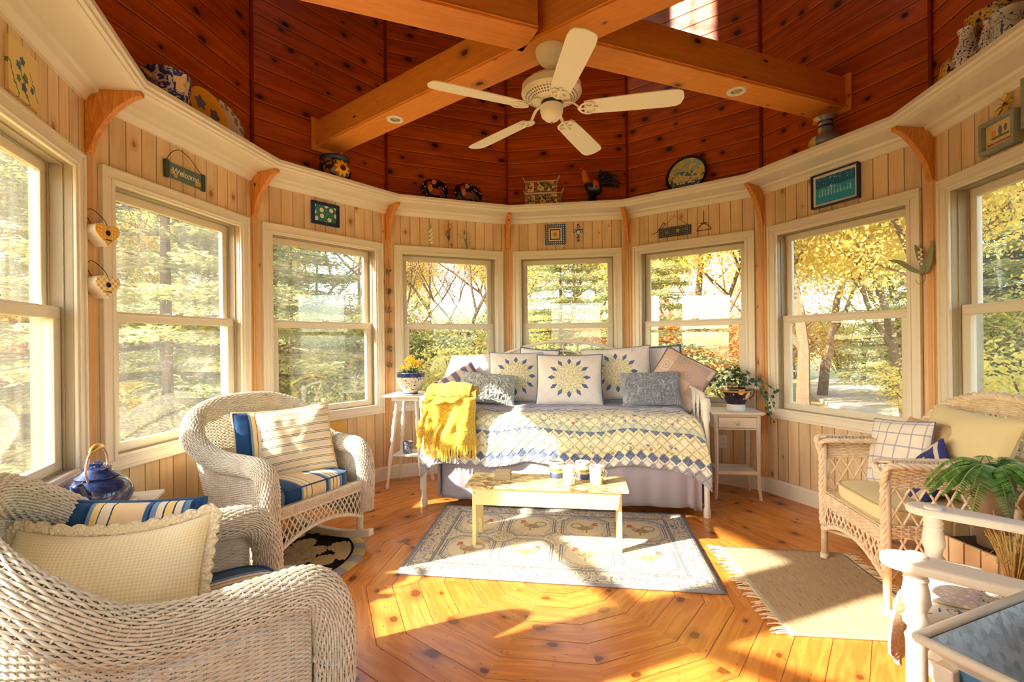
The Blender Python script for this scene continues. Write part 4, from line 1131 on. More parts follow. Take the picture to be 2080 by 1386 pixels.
# mugs
M_CER=plain('cream_glaze',s(246,238,222),.18,spec=.6)
def mat_mugst():
    t=T('striped_mug_glaze'); x,y,z=t.xyz(t.obj()); w=t.noise(t.obj(),14,2,.5)*.006; c=t.ramp((z+w)/.105,[(0,s(96,110,160)),(.30,s(90,104,156)),(.34,s(246,222,150)),(.47,s(170,170,80)),(.6,s(250,240,216)),(.86,s(120,130,170)),(.9,s(250,240,216))],'CONSTANT'); return t.pbr(c,.18,spec=.6)
def mat_mugfl():
    t=T('flowered_mug_glaze'); x,y,z=t.xyz(t.obj()); a=t.math('ARCTAN2',y,x)
    # flower centred on the -y side slightly right
    u=(a+1.15)*.045; v=z-.062; r_=(u*u+v*v).sqrt(); k=((t.math('ARCTAN2',v,u)*4.0).sin()); pet=(r_<(.011+k*.009))
    c=t.mix(pet,s(248,240,226),s(76,82,150)); c=t.mix(r_<.005,c,s(220,190,80)); lf=((u*u+(z-.02)*(z-.02)*.35).sqrt()<.011); c=t.mix(lf,c,s(150,160,70))
    d=t.voro2(t.vec(a*.9,z*22,0),2.6); c=t.mix((d<.13)*((u.abs())>.02),c,s(90,100,170))
    return t.pbr(c,.18,spec=.6)
MM=[mat_mugst(),mat_mugfl()]
def mug(x,y,mt,lab,ha,z=.3865,sc=1):
    r=empty('mug',(x,y,z),ha,label=lab,cat='mug',group='painted mugs on the yellow bench' if sc==1 else None); r.scale=(sc,)*3
    m=MB(); m.lathe([(0,0),(.036,0),(.040,.004),(.043,.05),(.045,.098),(.0455,.105),(.0425,.105),(.041,.098),(.039,.05),(.036,.01),(0,.008)],36,cap=False)
    b=m.build('cup_body',mt,r,smooth=True,ang=60); 
    m=MB(); m.tube([(.042+.026*sin(pi*i/10),0,.085-.06*i/10) for i in range(11)],.0055,8); m.build('handle',M_CER,r,smooth=True)
mug(-.026,.472,MM[0],'striped mug at the left back of the four on the bench',.9); mug(.064,.344,MM[1],'flowered mug at the left front of the four on the bench',.6)
mug(.141,.468,MM[0],'striped mug at the right back, between the two flowered ones',.4); mug(.226,.372,MM[1],'flowered mug at the right end of the four on the bench',.5)
M_CST=plain('tumbled_stone',s(196,172,136),.7,var=.2)
for i in range(7):
    m=MB(); m.box((0,0,0),(.098,.098,.0058)); a=tag(m.build('coaster',M_CST,bevel=.001),'square stone coaster in the stack on the left of the bench','coaster','stack of stone coasters on the bench'); a.location=(-.36+.002*((i*7)%3-1),.425+.002*((i*5)%3-1),.3895+i*.0062); a.rotation_euler=(0,0,rad(3+((i*11)%5-2)))
# ------------------------------------------------------------------ rugs
def mat_rooster_rug(w,h):
    t=T('rooster_rug_pile'); u,v,_=t.xyz(t.uv()); x=(u-.5)*w; y=(v-.5)*h; n=t.noise(t.vec(x,y,0),60,2,.6)
    G=s(146,148,158); C=s(228,216,190); D=s(120,124,138)
    bx=x.abs()-w/2; by=y.abs()-h/2; e=bx.max(by)*-1.0      # distance from the edge
    iw,ih=w-.30,h-.30; px,py=iw/4,ih/2
    fx=((x+iw/2)/px).fract()-.5; fy=((y+ih/2)/py).fract()-.5; cx=((x+iw/2)/px).floor(); cy=((y+ih/2)/py).floor()
    ax=fx.abs()*px; ay=fy.abs()*py; o=(ax-(px/2-.018)).max(ay-(py/2-.018)).max((ax+ay-(px/2+py/2-.105))*.7071)
    ol=((o+.004).abs()<.004)+((o+.018).abs()<.003)
    c=C
    # scroll fill
    sc_=t.noise(t.vec(x,y,1),15,2,.5,1.6); vine=((sc_*34.0).sin()>.72)
    c=t.mix(vine*.8,c,D); c=t.mix((o<-.02),c,C)
    oo=(ax*ax*1.05+ay*ay*.8).sqrt(); c=t.mix((o<-.026)*(oo>.125)*((t.noise(t.vec(x,y,2),28,2,.5,1.2)*40.0).sin()>.6),c,G)
    c=t.mix((oo<.122),c,s(234,220,188))
    # rooster facing alternate ways
    sg=((cx+cy).mod(2.0))*2.0-1.0; X=fx*px*sg; Y=fy*py
    def el(x0,y0,a,b,rot=0):
        ca,sa=cos(rot),sin(rot); p=X-x0; q=Y-y0; P=(p*ca+q*sa)/a; Q_=(q*ca-p*sa)/b; return (P*P+Q_*Q_)
    body=el(.0,-.01,.055,.032,.3); tail=(el(-.055,.03,.05,.05)-.55).abs(); tl=(el(-.05,.02,.06,.055)-.5).abs(); neck=el(.045,.03,.018,.042,-.5); head=el(.06,.06,.016,.014); comb=el(.066,.078,.02,.009); wat=el(.075,.045,.008,.014); legs=el(.0,-.065,.02,.022)
    B1=s(176,164,116); B2=s(186,140,110); RD=s(200,110,104)
    m1=(tail<.22).max(tl<.1); c=t.mix(m1*.85,c,t.mix((n>.5),B1,s(160,160,130))); c=t.mix((body<1.0),c,t.mix(((X*160.0+Y*60.0).sin()>.0),B1,B2)); c=t.mix((neck<1.0),c,s(206,180,130)); c=t.mix((head<1.0).max(comb<1.0).max(wat<1.0),c,RD); c=t.mix((legs<1.0)*((X*220.0).sin()>.4),c,s(170,150,90))
    c=t.mix((ol>.5)*(e>.15),c,D)
    # border
    bs=t.noise(t.vec(x,y,7),12,2,.5,1.8); bc=t.mix(((bs*36.0).sin()>.6),C,D); c=t.mix(e<.145,c,bc)
    for a,b,cc in((.150,.005,D),(.138,.003,D),(.034,.004,G)): c=t.mix((e-a).abs()<b,c,cc)
    c=t.mix(e<.022,c,G); c=t.mix(n*.25,c,s(200,188,160))
    return t.pbr(c,.95,bump=t.bump(t.noise(t.vec(x,y,0),300,2,.5),.003),spec=.1)
def rug(name,P,z,mat,lab,nx=40,ny=30,wav=.003):
    m=MB()
    def f(u,v):
        a=Vector(P[0]).lerp(Vector(P[1]),u); b=Vector(P[3]).lerp(Vector(P[2]),u); p=b.lerp(a,v)
        return Vector((p.x,p.y,z+wav*.5*(1+mn.noise(Vector((p.x*4,p.y*4,3))))))
    m.grid(f,nx,ny); o=tag(m.build(name,mat,smooth=True),lab,'rug'); q=o.modifiers.new('t','SOLIDIFY'); q.thickness=.010; q.offset=-1; return o,f
rug('rooster_rug',[(-.895,.972),(.838,.980),(.832,-.119),(-.860,-.119)],.0105,mat_rooster_rug(1.71,1.095),'rectangular grey and cream rug with rooster medallions under the bench')
def mat_rag():
    t=T('woven_rag_cotton'); u,v,_=t.xyz(t.uv()); x=u*.72; y=v*.86; row=(u*190.0).floor(); n=t.noise(t.vec(y*11.0,row*.7,0),1.0,3,.6); k=t.noise(t.vec(y*26,row*3.1,0),1.0,2,.5)
    c=t.mix(n.ss(.35,.65),s(244,214,170),s(226,190,146)); c=t.mix((k.ss(.62,.68))*.6,c,s(136,150,168)); c=t.mix(((u-.5).abs()>.468),c,s(240,226,196)); c=t.mix(t.noise(t.vec(y*9,row*5.3,4),1.0,2,.5).ss(.6,.64)*.5,c,s(236,214,190))
    return t.pbr(c,.95,bump=t.bump((u*190.0*2*pi).sin(),.0025),spec=.1)
RP=[(.94,.445),(1.62,.43),(1.66,-.405),(1.0,-.425)]
o,f=rug('rag_rug',RP,.0085,mat_rag(),'small tan woven rag rug with fringed ends in front of the lattice armchair',50,40,.004)
r_=random.Random(9); M_FRI=plain('rag_fringe',s(240,222,186),.9)
for sd in(0,1):
    m=MB()
    for i in range(58):
        p=f(sd,(i+.5)/58); dx=(-1 if sd==0 else 1)*r_.uniform(.04,.075); q=p+Vector((dx,r_.uniform(-.02,.02),-.003)); m.tube([p,(p+q)/2+Vector((0,r_.uniform(-.01,.01),.003)),q],.0028,4,cap=False)
    m.build('fringe',M_FRI,o)
def mat_round():
    t=T('hooked_round_rug'); u,v,_=t.xyz(t.uv()); x=u; y=v; r_=(x*x+y*y).sqrt(); a=t.math('ARCTAN2',y,x); n=t.noise(t.vec(x,y,0),7,3,.6,.8)
    c=t.mix(((a*16.0/pi).floor().mod(2.0)<.5),s(202,184,130),s(160,158,156)); 
    v_=t.voro2(t.vec(x,y,0),6.0); pa=t.math('ARCTAN2',y*1.0,x*1.0)
    fl=(v_+((n*60.0).sin())*.05)<.42
    inn=t.mix(fl,s(28,26,36),t.mix(n,s(226,204,150),s(206,180,130)))
    c=t.mix(r_<.40,c,s(20,20,34)); c=t.mix(r_<.385,c,inn)
    hen=((x+.02)*(x+.02)*1.0+(y-.0)*(y-.0)*2.2).sqrt()<.22; c=t.mix(hen,c,t.mix(t.noise(t.vec(x,y,2),9,3,.6),s(232,214,176),s(190,176,140)))
    c=t.mix((((n*44.0).sin())>.93)*hen,c,s(196,110,90))
    return t.pbr(c,.95,bump=t.bump(t.noise(t.vec(x,y,0),200,2,.5),.003),spec=.1)
m=MB(); m.grid(lambda u,v:Vector((-1.60+.47*v*cos(2*pi*u),-.02+.47*v*sin(2*pi*u),.011 if v<.99 else .002)),64,24,cu=True,uvf=lambda u,v:(.47*v*cos(2*pi*u),.47*v*sin(2*pi*u)))
o=tag(m.build('round_rug',mat_round(),smooth=True),'round dark hooked rug with pale flowers under the rocking chair','rug')
# ------------------------------------------------------------------ side tables
def turned(m,a,b,R=.013,n=12):
    a=Vector(a);b=Vector(b); P=[];Rr=[]
    for t_,k in((0,1),(.12,1.0),(.15,1.5),(.18,.8),(.22,1.35),(.3,1.5),(.42,1.0),(.45,1.5),(.48,.8),(.55,1.3),(.7,1.5),(.8,.9),(.83,1.4),(.86,.8),(.93,.9),(.97,1.3),(1,.9)):
        P.append(a.lerp(b,t_)); Rr.append(R*k)
    m.tube(P,Rr,n)
r=empty('plant_stand',(-1.36,1.46,0),label='white plant stand with turned legs left of the daybed',cat='side table')
m=MB(); m.bb(-.185,.185,-.17,.17,.785,.803); m.build('table_top',M_PW,r,bevel=.005)
m=MB(); m.bb(-.12,.12,-.12,.12,.75,.785); m.build('apron',M_PW,r)
for sx in(-1,1):
    for sy in(-1,1):
        m=MB(); turned(m,(sx*.085,sy*.085,.76),(sx*.155,sy*.150,.0)); m.build('leg',M_PW,r,smooth=True)
m=MB(); m.bb(-.12,.12,-.12,.12,.275,.289); m.build('shelf',M_PW,r,bevel=.003)
def mat_blueglaze(nm,bg=s(236,224,190),c=s(44,52,128),sc=9,th=.74,rim=None):
    t=T(nm); o=t.obj(); n=t.noise(o,sc*1.6,2,.5,.8); v=t.voro(o,sc*3.2); c1=t.mix(((n*46.0).sin()>max(.86,th))*(v>.3),bg,c); c1=t.mix((v<.24),c1,c)
    if rim:
        x,y,z=t.xyz(o)
        for z0,z1 in rim: c1=t.mix((z>z0)*(z<z1),c1,c)
    return t.pbr(c1,.16,spec=.6)
r=empty('flower_pot',(-1.345,1.45,.8035),label='blue and white pot of yellow chrysanthemums on the white plant stand',cat='potted plant')
m=MB(); m.lathe([(0,0),(.062,0),(.066,.012),(.06,.018),(.085,.05),(.112,.10),(.118,.145),(.118,.182),(.122,.188),(.112,.188),(.108,.16),(.10,.15),(0,.15)],48,cap=False); m.build('pot',mat_blueglaze('blue_floral_pot_glaze',rim=[(.148,.183),(0,.014)]),r,smooth=True,ang=50)
M_SOIL=plain('potting_soil',s(70,52,38),.95,var=.3)
m=MB(); m.lathe([(0,.155),(.105,.155)],24,cap=False); m.build('soil',M_SOIL,r)
M_LEAF=plain('pot_leaf_green',s(72,104,52),.5,var=.25); M_LEAF2=plain('dark_ivy_green',s(46,78,40),.4,var=.3)
def blade(m,p,d,L,w,droop=.4,n=5):
    d=Vector(d).normalized(); s_=d.cross(Vector((0,0,1))); s_=s_.normalized() if s_.length>1e-3 else Vector((1,0,0)); b=len(m.v); vs=[];q=Vector(p)
    for i in range(n+1):
        t_=i/n; c=q+d*L*t_+Vector((0,0,-droop*L*t_*t_)); ww=w*(sin(pi*min(.98,t_+.08)))**.7; vs+=[c-s_*ww,c+s_*ww]
    m.add(vs,[(2*i,2*i+1,2*i+3,2*i+2) for i in range(n)])
R_=random.Random(12); m=MB()
for i in range(90):
    a=R_.uniform(0,2*pi); blade(m,(cos(a)*.05,sin(a)*.05,.165+R_.uniform(0,.04)),(cos(a),sin(a),R_.uniform(.1,1.2)),R_.uniform(.07,.15),.006,.5)
m.build('leaves',M_LEAF,r)
m=MB()
for i in range(26):
    a=R_.uniform(0,2*pi); e=R_.uniform(0,1)**.6; c=Vector((cos(a)*.085*e,sin(a)*.085*e,.23+.085*(1-e*e)+R_.uniform(-.01,.01))); nn=Vector((cos(a)*e,sin(a)*e,.9)).normalized()
    for k in range(26):
        d=(nn*R_.uniform(.2,1)+Vector((R_.uniform(-1,1),R_.uniform(-1,1),R_.uniform(-1,1)))).normalized(); blade(m,c,d,R_.uniform(.02,.038),.003,.15,3)
t=T('chrysanthemum_petals'); m.build('petals',t.pbr(t.mix(t.white(t.geo('Random Per Island')),s(255,214,50),s(248,180,20)),.6),r)
mug(-1.37,1.42,mat_blueglaze('blue_cup_glaze',s(60,84,130),s(220,190,110),14,.9),'small blue and yellow cup on the lower shelf of the plant stand',2.0,z=.2895,sc=.95)
# right table
M_SCUF=mat_peel('scuffed_white_paint',.68); M_SCUF2=plain('warm_white_table_paint',s(236,218,190),.5,var=.06)
r=empty('side_table',(1.335,1.49,0),label='narrow white side table with one drawer right of the daybed',cat='side table')
m=MB(); m.bb(-.195,.195,-.165,.165,.668,.684); m.bb(-.185,.185,-.155,.155,.66,.668); m.build('table_top',M_SCUF2,r,bevel=.004)
m=MB(); m.bb(-.165,-.155,-.13,.13,.545,.66); m.bb(.155,.165,-.13,.13,.545,.66); m.bb(-.165,.165,.12,.13,.545,.66); m.bb(-.165,.165,-.13,-.12,.545,.556); m.bb(-.165,.165,-.13,-.12,.645,.66); m.build('apron',M_SCUF2,r)
m=MB(); m.bb(-.14,.14,-.134,-.122,.560,.641); d=m.build('drawer',M_SCUF2,r,bevel=.003)
m=MB(); m.lathe([(0,-.0),(.016,0),(.018,.004),(.012,.008),(.006,.010),(.009,.02),(.007,.026),(0,.027)],16,M=rx(pi/2),c=(0,-.134,.600),cap=False); m.build('knob',M_SCUF2,d,smooth=True)
for sx in(-1,1):
    for sy in(-1,1):
        m=MB(); P=[]
        for i in range(13):
            z=.66*(1-i/12); o_=.012*max(0,(i-8)/4)**2; P.append((sx*(.155+o_),sy*(.122+o_),z))
        m.tube(P,[.017-.006*(i/12) for i in range(13)],4); m.build('leg',M_SCUF2,r)
m=MB(); m.bb(-.15,.15,-.12,.12,.205,.218); m.bb(-.15,.15,-.128,-.12,.195,.222); m.build('shelf',M_SCUF2,r,bevel=.002)
r=empty('ivy_planter',(1.36,1.48,.6845),label='dark painted pot of ivy and white daisies on the white side table',cat='potted plant')
def mat_ivypot():
    t=T('majolica_pot_glaze'); o=t.obj(); x,y,z=t.xyz(o); n=t.noise(o,12,3,.6,1); v=t.voro(o,16); c=t.mix((v<.42),s(30,24,44),s(232,206,150)); c=t.mix(((n*40.0).sin()>.6)*(v<.42),c,s(190,140,60)); c=t.mix(z<.05,c,s(232,226,226)); c=t.mix((z-.155).abs()<.006,c,s(220,150,60)); return t.pbr(c,.15,spec=.6)
m=MB(); m.lathe([(0,0),(.068,0),(.070,.03),(.066,.045),(.085,.09),(.112,.14),(.122,.168),(.128,.172),(.116,.172),(.10,.14),(0,.14)],40,cap=False); m.build('pot',mat_ivypot(),r,smooth=True,ang=50)
for sx in(-1,1):
    m=MB(); m.tube(bez([(sx*.120,0,.165),(sx*.142,0,.16),(sx*.135,0,.12),(sx*.10,0,.085)],5),.005,6); m.build('handle',plain('pot_handle',s(120,70,30),.25),r,smooth=True)
def ivy(m,c,n,up,sz):
    n=Vector(n).normalized(); x=n.cross(up).normalized() if n.cross(Vector(up)).length>1e-3 else Vector((1,0,0)); y=x.cross(n)
    pts=[(0,-.5),(.25,-.62),(.62,-.35),(.42,-.05),(.7,.25),(.3,.28),(0,.85),(-.3,.28),(-.7,.25),(-.42,-.05),(-.62,-.35),(-.25,-.62)]
    vs=[Vector(c)+n*sz*.12]+[Vector(c)+(x*a+y*b)*sz for a,b in pts]; m.add(vs,[(0,i+1,(i+1)%12+1) for i in range(12)])
m=MB(); st=MB()
for i in range(85):
    a=R_.uniform(0,2*pi); e=R_.uniform(.1,1); c=Vector((cos(a)*.17*e,sin(a)*.14*e,.19+.12*(1-e*e)+R_.uniform(-.03,.05))); ivy(m,c,(cos(a)*e,sin(a)*e-.3,.8),Vector((0,0,1)),R_.uniform(.018,.032))
for (ex,ey,ez) in((.27,-.05,.02),(.22,-.10,-.03),(.18,-.12,.10),(-.26,.0,.17),(.30,-.02,.14),(-.16,-.12,.20),(.24,-.07,-.10)):
    P=bez([(0,0,.17),(ex*.5,ey*.6,.24),(ex*.85,ey,(ez+.24)/2),(ex,ey,ez)],6); st.tube(P,.0022,4,cap=False)
    for k in range(3,len(P),2): ivy(m,P[k]+Vector((R_.uniform(-.02,.02),-.012,R_.uniform(-.012,.012))),(R_.uniform(-.5,.5),-1,.4),Vector((0,0,-1)),R_.uniform(.014,.026))
m.build('ivy_leaves',M_LEAF2,r); st.build('stems',M_LEAF,r)
M_DZY=plain('daisy_petals',s(246,240,216),.6)
for (x,y,z) in((-.13,-.06,.24),(-.17,-.03,.20),(-.06,-.05,.285),(.07,-.07,.255),(.14,-.07,.205),(-.10,-.10,.20),(.0,.03,.30)):
    m=MB()
    for k in range(22): a=2*pi*k/22; blade(m,(x,y,z),(cos(a),-.35+.3*R_.random(),sin(a)),.038,.0045,.1,3)
    m.ell((x,y-.006,z),(.006,.005,.006),6,4); m.build('daisy',M_DZY,r)
# ------------------------------------------------------------------ corner table with kettle
ct=empty('corner_table',(-1.915,-.755,0),rad(-30),label='small white table in the corner between the two wicker rockers',cat='side table')
# local frame: x along the window wall direction
ct.rotation_euler=(0,0,rad(120))
m=MB(); m.bb(-.21,.21,-.145,.145,.528,.546); m.build('table_top',M_PW,ct,bevel=.004)
for sx in(-1,1):
    for sy in(-1,1):
        m=MB(); m.bb(sx*.17-.014,sx*.17+.014,sy*.11-.014,sy*.11+.014,0,.528); m.build('leg',M_PW,ct,bevel=.002)
m=MB(); m.bb(-.17,.17,-.12,.12,.47,.528); m.build('apron',M_PW,ct)
r=empty('plate',(-1.945,-.79,.5465),label='white plate with a pink rim under the blue kettle',cat='plate'); m=MB(); m.lathe([(0,.002),(.08,.001),(.095,.004),(.135,.014),(.136,.016),(.095,.008),(0,.006)],40,cap=False); m.build('dish',M_CER,r,smooth=True)
t=T('blue_enamel'); o_=t.obj(); M_EN=t.pbr(t.mix(t.noise(o_,160,2,.5).ss(.62,.7)*.25,s(26,44,88),s(110,130,170)),.12,spec=.7,Coat_Weight=.4)
r=empty('kettle',(-1.945,-.79,.5535),rad(-62),label='dark blue enamel kettle with a brass grip on the corner table',cat='kettle')
m=MB(); m.lathe([(0,0),(.095,0),(.118,.02),(.128,.05),(.122,.085),(.10,.115),(.07,.132),(.062,.136),(.062,.132)],48,cap=False); m.build('body',M_EN,r,smooth=True)
m=MB(); m.lathe([(.078,.130),(.08,.136),(.06,.152),(.052,.158),(.05,.172),(0,.176)],40,cap=False); m.tube([(0,0,.176),(0,0,.196)],[.012,.014],12); m.build('lid',M_EN,r,smooth=True,ang=50)
m=MB(); P=bez([(.09,0,.055),(.135,0,.085),(.162,0,.122),(.172,0,.142)],5); m.tube(P,[.032,.031,.03,.029,.028,.027,.026,.025,.024,.023,.022,.021,.021,.021,.021,.022][:len(P)],18); m.build('spout',M_EN,r,smooth=True)
M_BRASS=plain('brass',s(196,160,96),.3,metal=.85); M_WIRE=plain('pinkish_wire',s(206,160,140),.35,metal=.5)
m=MB(); m.tube(bez([(.075,0,.12),(.10,0,.17),(.085,0,.22),(.05,0,.25),(0,0,.262),(-.05,0,.25),(-.085,0,.22),(-.10,0,.17),(-.075,0,.12)],5),.0045,8); hd=m.build('bail_handle',M_WIRE,r,smooth=True)
m=MB(); m.tube([(-.06+.12*i/12,0,.248+.012*sin(pi*i/12)) for i in range(13)],[.007+.010*sin(pi*i/12) for i in range(13)],12); m.build('grip',M_BRASS,hd,smooth=True)
m=MB(); m.box((0,.0,.187),(.03,.05,.014)); m.build('lid_clip',M_EN,r,bevel=.003)
# ------------------------------------------------------------------ zinc lined planter
e1=Vector((.8660,.5,0)); e2=Vector((.5,-.866,0)); C0=Vector((.753,-1.609,0)); LX,LY=.46,.34
cen=C0+e1*LX/2+e2*LY/2
r=empty('planter_box',(cen.x,cen.y,0),rad(30),label='zinc lined white planter box with a blue flowered side in the right foreground',cat='planter')
t=T('galvanised_zinc'); o_=t.obj(); v=t.voro(o_,70,k='Color'); vv,_,_2=t.xyz(v); n=t.noise(o_,24,4,.75); M_ZN=t.pbr(t.mix(vv*.5+n*.5,s(120,128,136),s(214,224,228)),.45,metal=.4,spec=.5)
hx,hy=LX/2,LY/2; zt,zb=.70,.46
m=MB()
o4=[(-hx,-hy),(hx,-hy),(hx,hy),(-hx,hy)]; i4=[(a*(hx-.012)/hx,b*(hy-.012)/hy) for a,b in o4]; b4=[(a*(hx-.075)/hx,b*(hy-.075)/hy) for a,b in o4]
vs=[(a,b,zt) for a,b in i4]+[(a,b,.60) for a,b in b4]; m.add(vs,[(0,4,5,1),(1,5,6,2),(2,6,7,3),(3,7,4,0),(4,7,6,5)]); m.build('zinc_liner',M_ZN,r)
m=MB(); rng(m,hx,0,0,.0,0,0) if 0 else None
for a,b in zip(range(4),(1,2,3,0)):
    m.tube([(o4[a][0],o4[a][1],zt),(o4[b][0],o4[b][1],zt)],.009,8)
m.build('rolled_rim',M_PW,r,smooth=True)
def mat_bluefl():
    t=T('blue_with_white_flowers'); o=t.obj(); v=t.voro(o,13); n=t.noise(o,30,2,.5,.6)*.22; c=t.mix(((v+n)<.46),t.mix(t.noise(o,9,2,.5),s(52,104,158),s(96,150,190)),s(236,228,220)); c=t.mix((v<.1),c,s(150,130,140)); return t.pbr(c,.6)
MBF=mat_bluefl()
m=MB(); q4=[(a*(hx-.035)/hx,b*(hy-.035)/hy) for a,b in o4]
vs=[(a*(hx-.004)/hx,b*(hy-.004)/hy,zt-.004) for a,b in o4]+[(a,b,.66) for a,b in q4]; m.add(vs,[(0,1,5,4),(1,2,6,5),(2,3,7,6),(3,0,4,7)]); m.build('flared_collar',M_PW,r)
m=MB(); m.add([(a,b,.66) for a,b in q4]+[(a*.97,b*.97,.30) for a,b in q4],[(0,1,5,4),(1,2,6,5),(2,3,7,6),(3,0,4,7),(4,5,6,7)]); m.build('flowered_side',MBF,r)
for a,b in q4:
    m=MB(); m.box((a*1.02,b*1.02,.33),(.03,.03,.66)); m.build('leg',M_PW,r,bevel=.003)
# ------------------------------------------------------------------ crate with fern
M_OLDW=plain('weathered_picket_wood',s(222,190,150),.8,var=.2)
fx,fy=1.66,-.55
r=empty('picket_planter',(fx,fy,0),rad(12),label='weathered wooden picket planter between the lattice armchair and the white wooden rocker',cat='planter')
m=MB(); 
for i in range(3):
    x=-.07+i*.07
    for y in(-.12,.12): m.prism([(x-.03,0),(x+.03,0),(x+.03,.50),(x,.555),(x-.03,.50)],y-.008,y+.008,lambda a,b,c:(a,c,b))
for i in range(4):
    y=-.09+i*.06
    for x in(-.105,.105): m.bb(x-.006,x+.006,y-.027,y+.027,0,.48)
m.build('pickets',M_OLDW,r)
m=MB(); m.bb(-.098,.098,-.11,.11,.40,.46); m.build('soil',M_SOIL,r)
t=T('fern_green'); M_FERN=t.pbr(t.mix(t.white(t.geo('Random Per Island')),s(76,136,56),s(150,182,96)),.5)
r=empty('fern',(fx+.02,fy+.02,.73),label='green fern with arching fronds spilling over the picket planter',cat='fern')
def fronds(n,L0,L1,seed,z0=0,w=.05):
    q=random.Random(seed); m=MB()
    for i in range(n):
        a=2*pi*i/n+q.uniform(-.2,.2); L=q.uniform(L0,L1); e=q.uniform(.25,.9)
        P=[Vector((cos(a)*L*t_*.9,sin(a)*L*t_*.9,z0+L*(e*t_*1.5-(.5+e)*t_*t_*1.2))) for t_ in [k/16 for k in range(17)]]
        m.tube(P,.0022,3,cap=False)
        for k in range(2,17):
            tn=(P[k]-P[k-1]).normalized(); sd=tn.cross(Vector((0,0,1))).normalized(); ww=w*sin(pi*(k/17))**.6
            for sg in(-1,1): blade(m,P[k],sd*sg+tn*.35,ww,.007,.25,2); blade(m,(P[k]+P[k-1])/2,sd*sg+tn*.35,ww,.007,.25,2)
    return m
fronds(30,.12,.225,5,.01,.036).build('fronds',M_FERN,r)
m=MB(); m.lathe([(0,-.27),(.045,-.27),(.066,-.01),(.07,-.01),(.07,.012),(.06,.012),(.055,-.01),(0,-.01)],24,cap=False); m.build('pot',plain('fern_pot_clay',s(150,120,92),.8),r,smooth=True,ang=50)
r=empty('dried_flowers',(1.60,-.72,.0),rad(10),label='bunch of dried flowers and stems standing below the fern',cat='dried flowers'); r.scale=(.8,.8,.86)
m=MB(); q=random.Random(3)
for i in range(60):
    a=q.uniform(0,2*pi); m.tube([(.0,.0,.42),(cos(a)*.05,sin(a)*.05,.55+q.uniform(0,.1)),(cos(a)*.09,sin(a)*.09,.62+q.uniform(-.06,.12))],.0018,3,cap=False)
m.bb(-.02,.02,.0,.012,0,.44); m.build('stems',plain('dry_stems',s(190,150,86),.9,var=.2),r)
m=MB(); m.v=[];P_=[]
for i in range(46):
    a=q.uniform(0,2*pi); c=Vector((cos(a)*.07*q.random(),sin(a)*.08*q.random(),.58+q.uniform(-.06,.14))); m.tube([(0,0,.5),c],.0012,3,cap=False)
    for k in range(9): blade(m,c,(q.uniform(-1,1),q.uniform(-1,1),q.uniform(-.3,1)),.016,.004,.1,2)
m.build('blooms',plain('dry_blooms',s(206,176,110),.9,var=.35),r)
# ------------------------------------------------------------------ things on walls and ledge
def pp(k,al,z,off):
    t_=k*pi/6; return Vector((sin(t_)*(AP-off)+cos(t_)*al,cos(t_)*(AP-off)-sin(t_)*al,z))
def at(name,k,al,z,off,label,cat,group=None,turn=0,tilt=0):
    o=empty(name,pp(k,al,z,off),label=label,cat=cat,group=group)
    o.rotation_euler=(Matrix.Rotation(-k*pi/6+rad(turn),3,'Z')@Matrix.Rotation(-rad(tilt),3,'X')).to_euler(); return o
M_IRON=plain('rusty_iron',s(96,58,34),.6,metal=.5); M_DARK=plain('black_paint',s(26,22,26),.45)
M_NAVYF=plain('navy_frame',s(30,48,92),.35); M_GREYF=plain('grey_blue_weathered_frame',s(150,152,140),.7,var=.15)
LZ=2.549
# plates and trays
def plate(k,al,rx_,rz_,mat,label,cat='plate',off=.10,tilt=14,name='decorative_plate',scal=0,rim=None,n=64,z0=LZ,edge=.012):
    o=at(name,k,al,z0+rz_*cos(rad(tilt))+.003,off,label,cat,tilt=tilt)
    m=MB()
    def f(u,v):
        a=2*pi*u; e=1+scal*abs(cos(a*6))-scal; 
        if v<=.5: q=v*2; dy=-.0+.010*(1 if q<.66 else 1-(q-.66)/.34*1.0)
        else: q=2-v*2; dy=.016 if q<.66 else .016-(q-.66)/.34*.012
        return Vector((rx_*q*e*cos(a),dy-.01*0,rz_*q*e*sin(a)))
    m.grid(f,n,12,cu=True); m.build('dish',mat,o,smooth=True,ang=50)
    if rim:
        m=MB(); m.tube([(rx_*cos(2*pi*i/64),0,rz_*sin(2*pi*i/64)) for i in range(64)],edge,8,closed=True); m.build('rim',rim,o,smooth=True)
    return o
def mat_disc(nm,fn,rough=.2):
    t=T(nm); x,y,z=t.xyz(t.obj()); r_=(x*x+z*z).sqrt(); a=t.math('ARCTAN2',z,x); return t.pbr(fn(t,x,z,r_,a),rough,spec=.5)
def leafsp(t,x,z,x0,z0,R0,seed):
    p=x-x0;q=z-z0;a=t.math('ARCTAN2',q,p); r_=(p*p+q*q).sqrt(); return r_<((a*5.0+seed).sin()*R0*.18+R0)
plate(-3,.15,.20,.128,mat_disc('scalloped_platter_glaze',lambda t,x,z,r,a:t.mix(((x*x)*.41+z*z).sqrt()>.09,s(226,196,160),t.ramp(t.voro2(t.vec(x,z,0),26),[(0,s(200,150,60)),(.3,s(120,120,130)),(.45,s(214,204,186)),(1,s(222,210,190))]))),'large pale platter with a scalloped floral rim at the back of the left ledge','plate',off=.13,tilt=8,scal=.03)
def ypl(t,x,z,r,a):
    c=t.mix(t.noise(t.obj(),12,2,.5)*.4,s(226,160,46),s(206,132,30)); m1=leafsp(t,x,z,-.05,.02,.038,0).max(leafsp(t,x,z,.055,-.015,.036,2)); return t.mix(m1,c,t.mix(t.noise(t.obj(),60,2,.5),s(60,66,110),s(130,120,120)))
plate(-3,.0,.145,.118,mat_disc('mustard_plate_glaze',ypl),'mustard yellow plate with two blue flowers leaning between the blue pot and the scalloped platter',off=.165,tilt=8)
